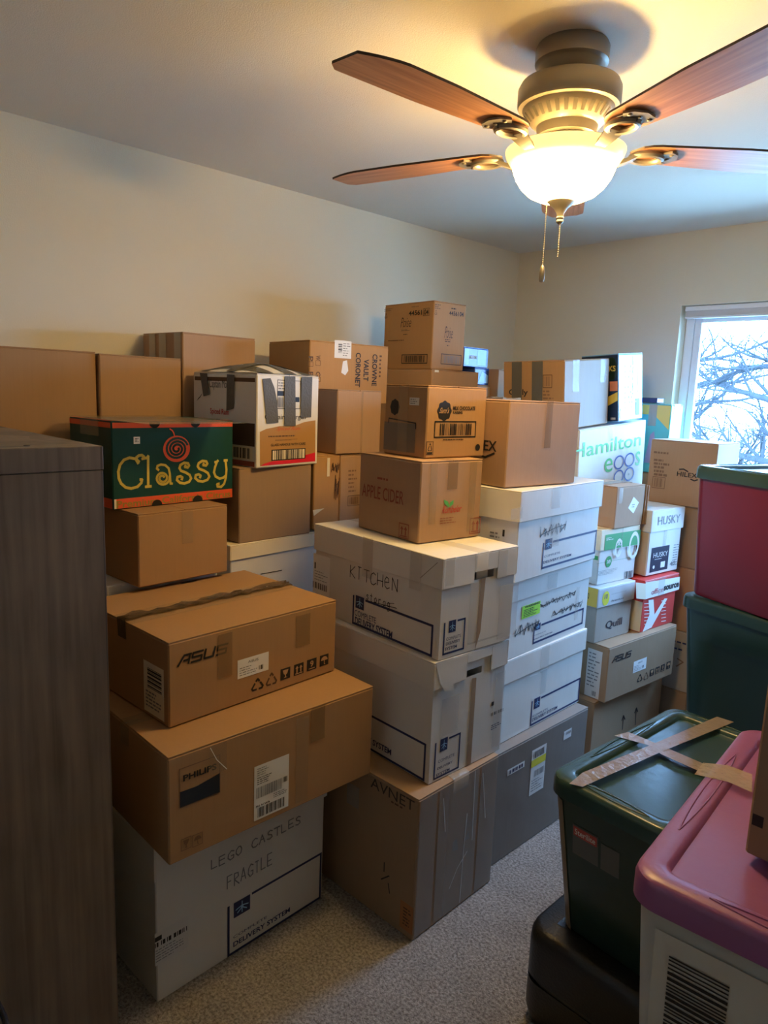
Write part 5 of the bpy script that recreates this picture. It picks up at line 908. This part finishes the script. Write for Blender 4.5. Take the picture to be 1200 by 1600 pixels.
def tote_pt(R, idx, t, e):
    k = .80+(.965-.80)*t; a = ring(R.w*k, R.d*k, .045, R.H*t)[idx]; n = Vector((a[0], a[1], 0)).normalized()*e; return (a[0]+n.x, a[1]+n.y, a[2])
MB().loft([[tote_pt(R, i, t, .002) for i in range(17, 23)] for t in (.0, .3, .6, .93)], False, False, closed=False).build('packing_tape', plain('tan_tape_strip', (.26, .20, .13), .35), R.root, fix=False, smooth='all')
# maker's stickers on the tote's front
def f3(u, t, e=.0025): k = .80+(.965-.80)*t; return (u, -.635*k/2-e, R.H*t)
def q3(u0, u1, t0, t1, e, name, mat, par): return MB().poly([f3(u0, t0, e), f3(u1, t0, e), f3(u1, t1, e), f3(u0, t1, e)]).build(name, mat, par, fix=False)
SG = plain('sticker_grey', (.10, .11, .11), .4); st = q3(-.095, -.025, .60, .81, .0015, 'sticker', SG, R.root); q3(-.092, -.028, .735, .80, .0025, 'red_band', plain('sticker_red', (.45, .06, .05), .4), st); q3(-.018, .03, .60, .78, .0015, 'sticker', SG, R.root)
vs_, fs_ = text_geo('Sterilite', .01); MB().add([f3(-.088+.056*a, .748+.040*b, .0033) for a, b in vs_], fs_).build('lettering', WHITEP, st, fix=False)
# frosted tote with purple lid and the bin it stands on
tote('rx', 'grey tote on the carpet under the purple-lidded tote', -.215, 1.40, 0, RAD(5), .44, .66, .43, plastic('grey_plastic', (.10, .10, .10), .4), GRN, panel=False)
R = tote('r4', 'frosted tote with purple lid carrying a brown box', -.236, 1.405, .433, RAD(5.5), .50, .72, .42, CLR, PURP, panel=False, taper=.88, lidh=.05); P = zc(800, 1080, 3)
d_poly(R, 'top', [P(855,395), P(895,340), P(1010,352), P(1125,395), P(1125,480), P(1010,430)], film('clear_tan_tape', (.50, .42, .28), .6, .15, .9), 'packing_tape', 3)
k0, k1 = .88, .965
def f4(u, t, e=.003): k = k0+(k1-k0)*t; return (u, -.72*k/2-e, R.H*t)
st = MB().poly([f4(-.20, .25), f4(.12, .25), f4(.12, .88), f4(-.20, .88)]).build('paper_label', plain('label_cream', (.60, .57, .50), .6), R.root, fix=False)
mb = MB(); rnd = random.Random(3); t = .33
while t < .78: tt = t+rnd.choice((.008, .008, .016)); mb.poly([f4(-.175, t, .005), f4(-.085, t, .005), f4(-.085, tt, .005), f4(-.175, tt, .005)]); t = tt+rnd.choice((.008, .012))
mb.build('barcode', BLACKP, st, fix=False); mb = MB()
for i in range(6): mb.poly([f4(-.03+.02*i, .36, .005), f4(-.024+.02*i, .36, .005), f4(-.024+.02*i, .78-.05*(i % 3), .005), f4(-.03+.02*i, .78-.05*(i % 3), .005)])
mb.build('fine_print', GREYP, st, fix=False)
R = carton('onlid', 'brown carton standing on the purple tote lid', KRAFT4, 'y', box=(-.337+.19, 1.215+.16, .8565, 0, .38, .32, .36, 0, 0)); d_rect(R, 'front', (-.185, .055, -.168, .075), BLACKP, 'printed_mark')
# black backpack leaning on the cabinet end
BAG = plain('black_nylon', (.012, .012, .016), .45, 0, .5, .3, 220); bg_ = thing('backpack', 'black backpack with shiny piping against the cabinet side', 'backpack', TR(-1.305, .172, 0))
def bgr(w, d, z): return ring(w, d, .06, z)
MB().loft([bgr(.18, .26, 0), bgr(.205, .29, .03), bgr(.21, .30, .22), bgr(.20, .28, .38), bgr(.17, .22, .47), bgr(.11, .12, .51)]).build('body', BAG, bg_, smooth='all')
PIPE = plain('glossy_piping', (.02, .022, .03), .08)
for z, s in ((.40, 1), (.33, 1), (.26, 1)): MB().tube([(p[0]*1.01, p[1]*1.01, z+.05*(p[1]/.15)) for p in ring(.205, .29, .06, 0)]+[(.1025, .085, z)], .0055, 6, False).build('piping', PIPE, bg_, smooth='all')
MB().tube([(0, -.04, .50), (0, -.03, .54), (0, .03, .54), (0, .04, .50)], .008, 8).build('carry_loop', BAG, bg_, smooth=True)

# unseen dark totes added on the right to cut bounced light
GREYT = plastic('grey_plastic', (.10, .10, .10), .4)
for k, (lab, x, y, z, w, d, h, c1, c2) in enumerate((('added off-view grey tote on the carpet next to the corner tote stack', .02, 2.95, 0, .62, .46, .44, GREYT, GREYT), ('added off-view black tote stacked on the grey tote', .02, 2.95, .444, .62, .46, .455, SUIT, SUIT), ('added off-view grey tote with dark green lid on the black tote', .02, 2.95, .903, .62, .46, .45, GREYT, GRN),
  ('added off-view black tote on the carpet right of the purple-lidded tote', .42, 1.62, 0, .46, .66, .43, SUIT, SUIT), ('added off-view dark green tote stacked right of the purple-lidded tote', .42, 1.62, .434, .46, .66, .43, GRN, GRN), ('added off-view maroon tote topmost right of the purple-lidded tote', .42, 1.62, .868, .46, .66, .43, MAR, TEALL))):
    tote('more%d' % k, lab, x, y, z, RAD(2), w, d, h, c1, c2, panel=False, groove=False)
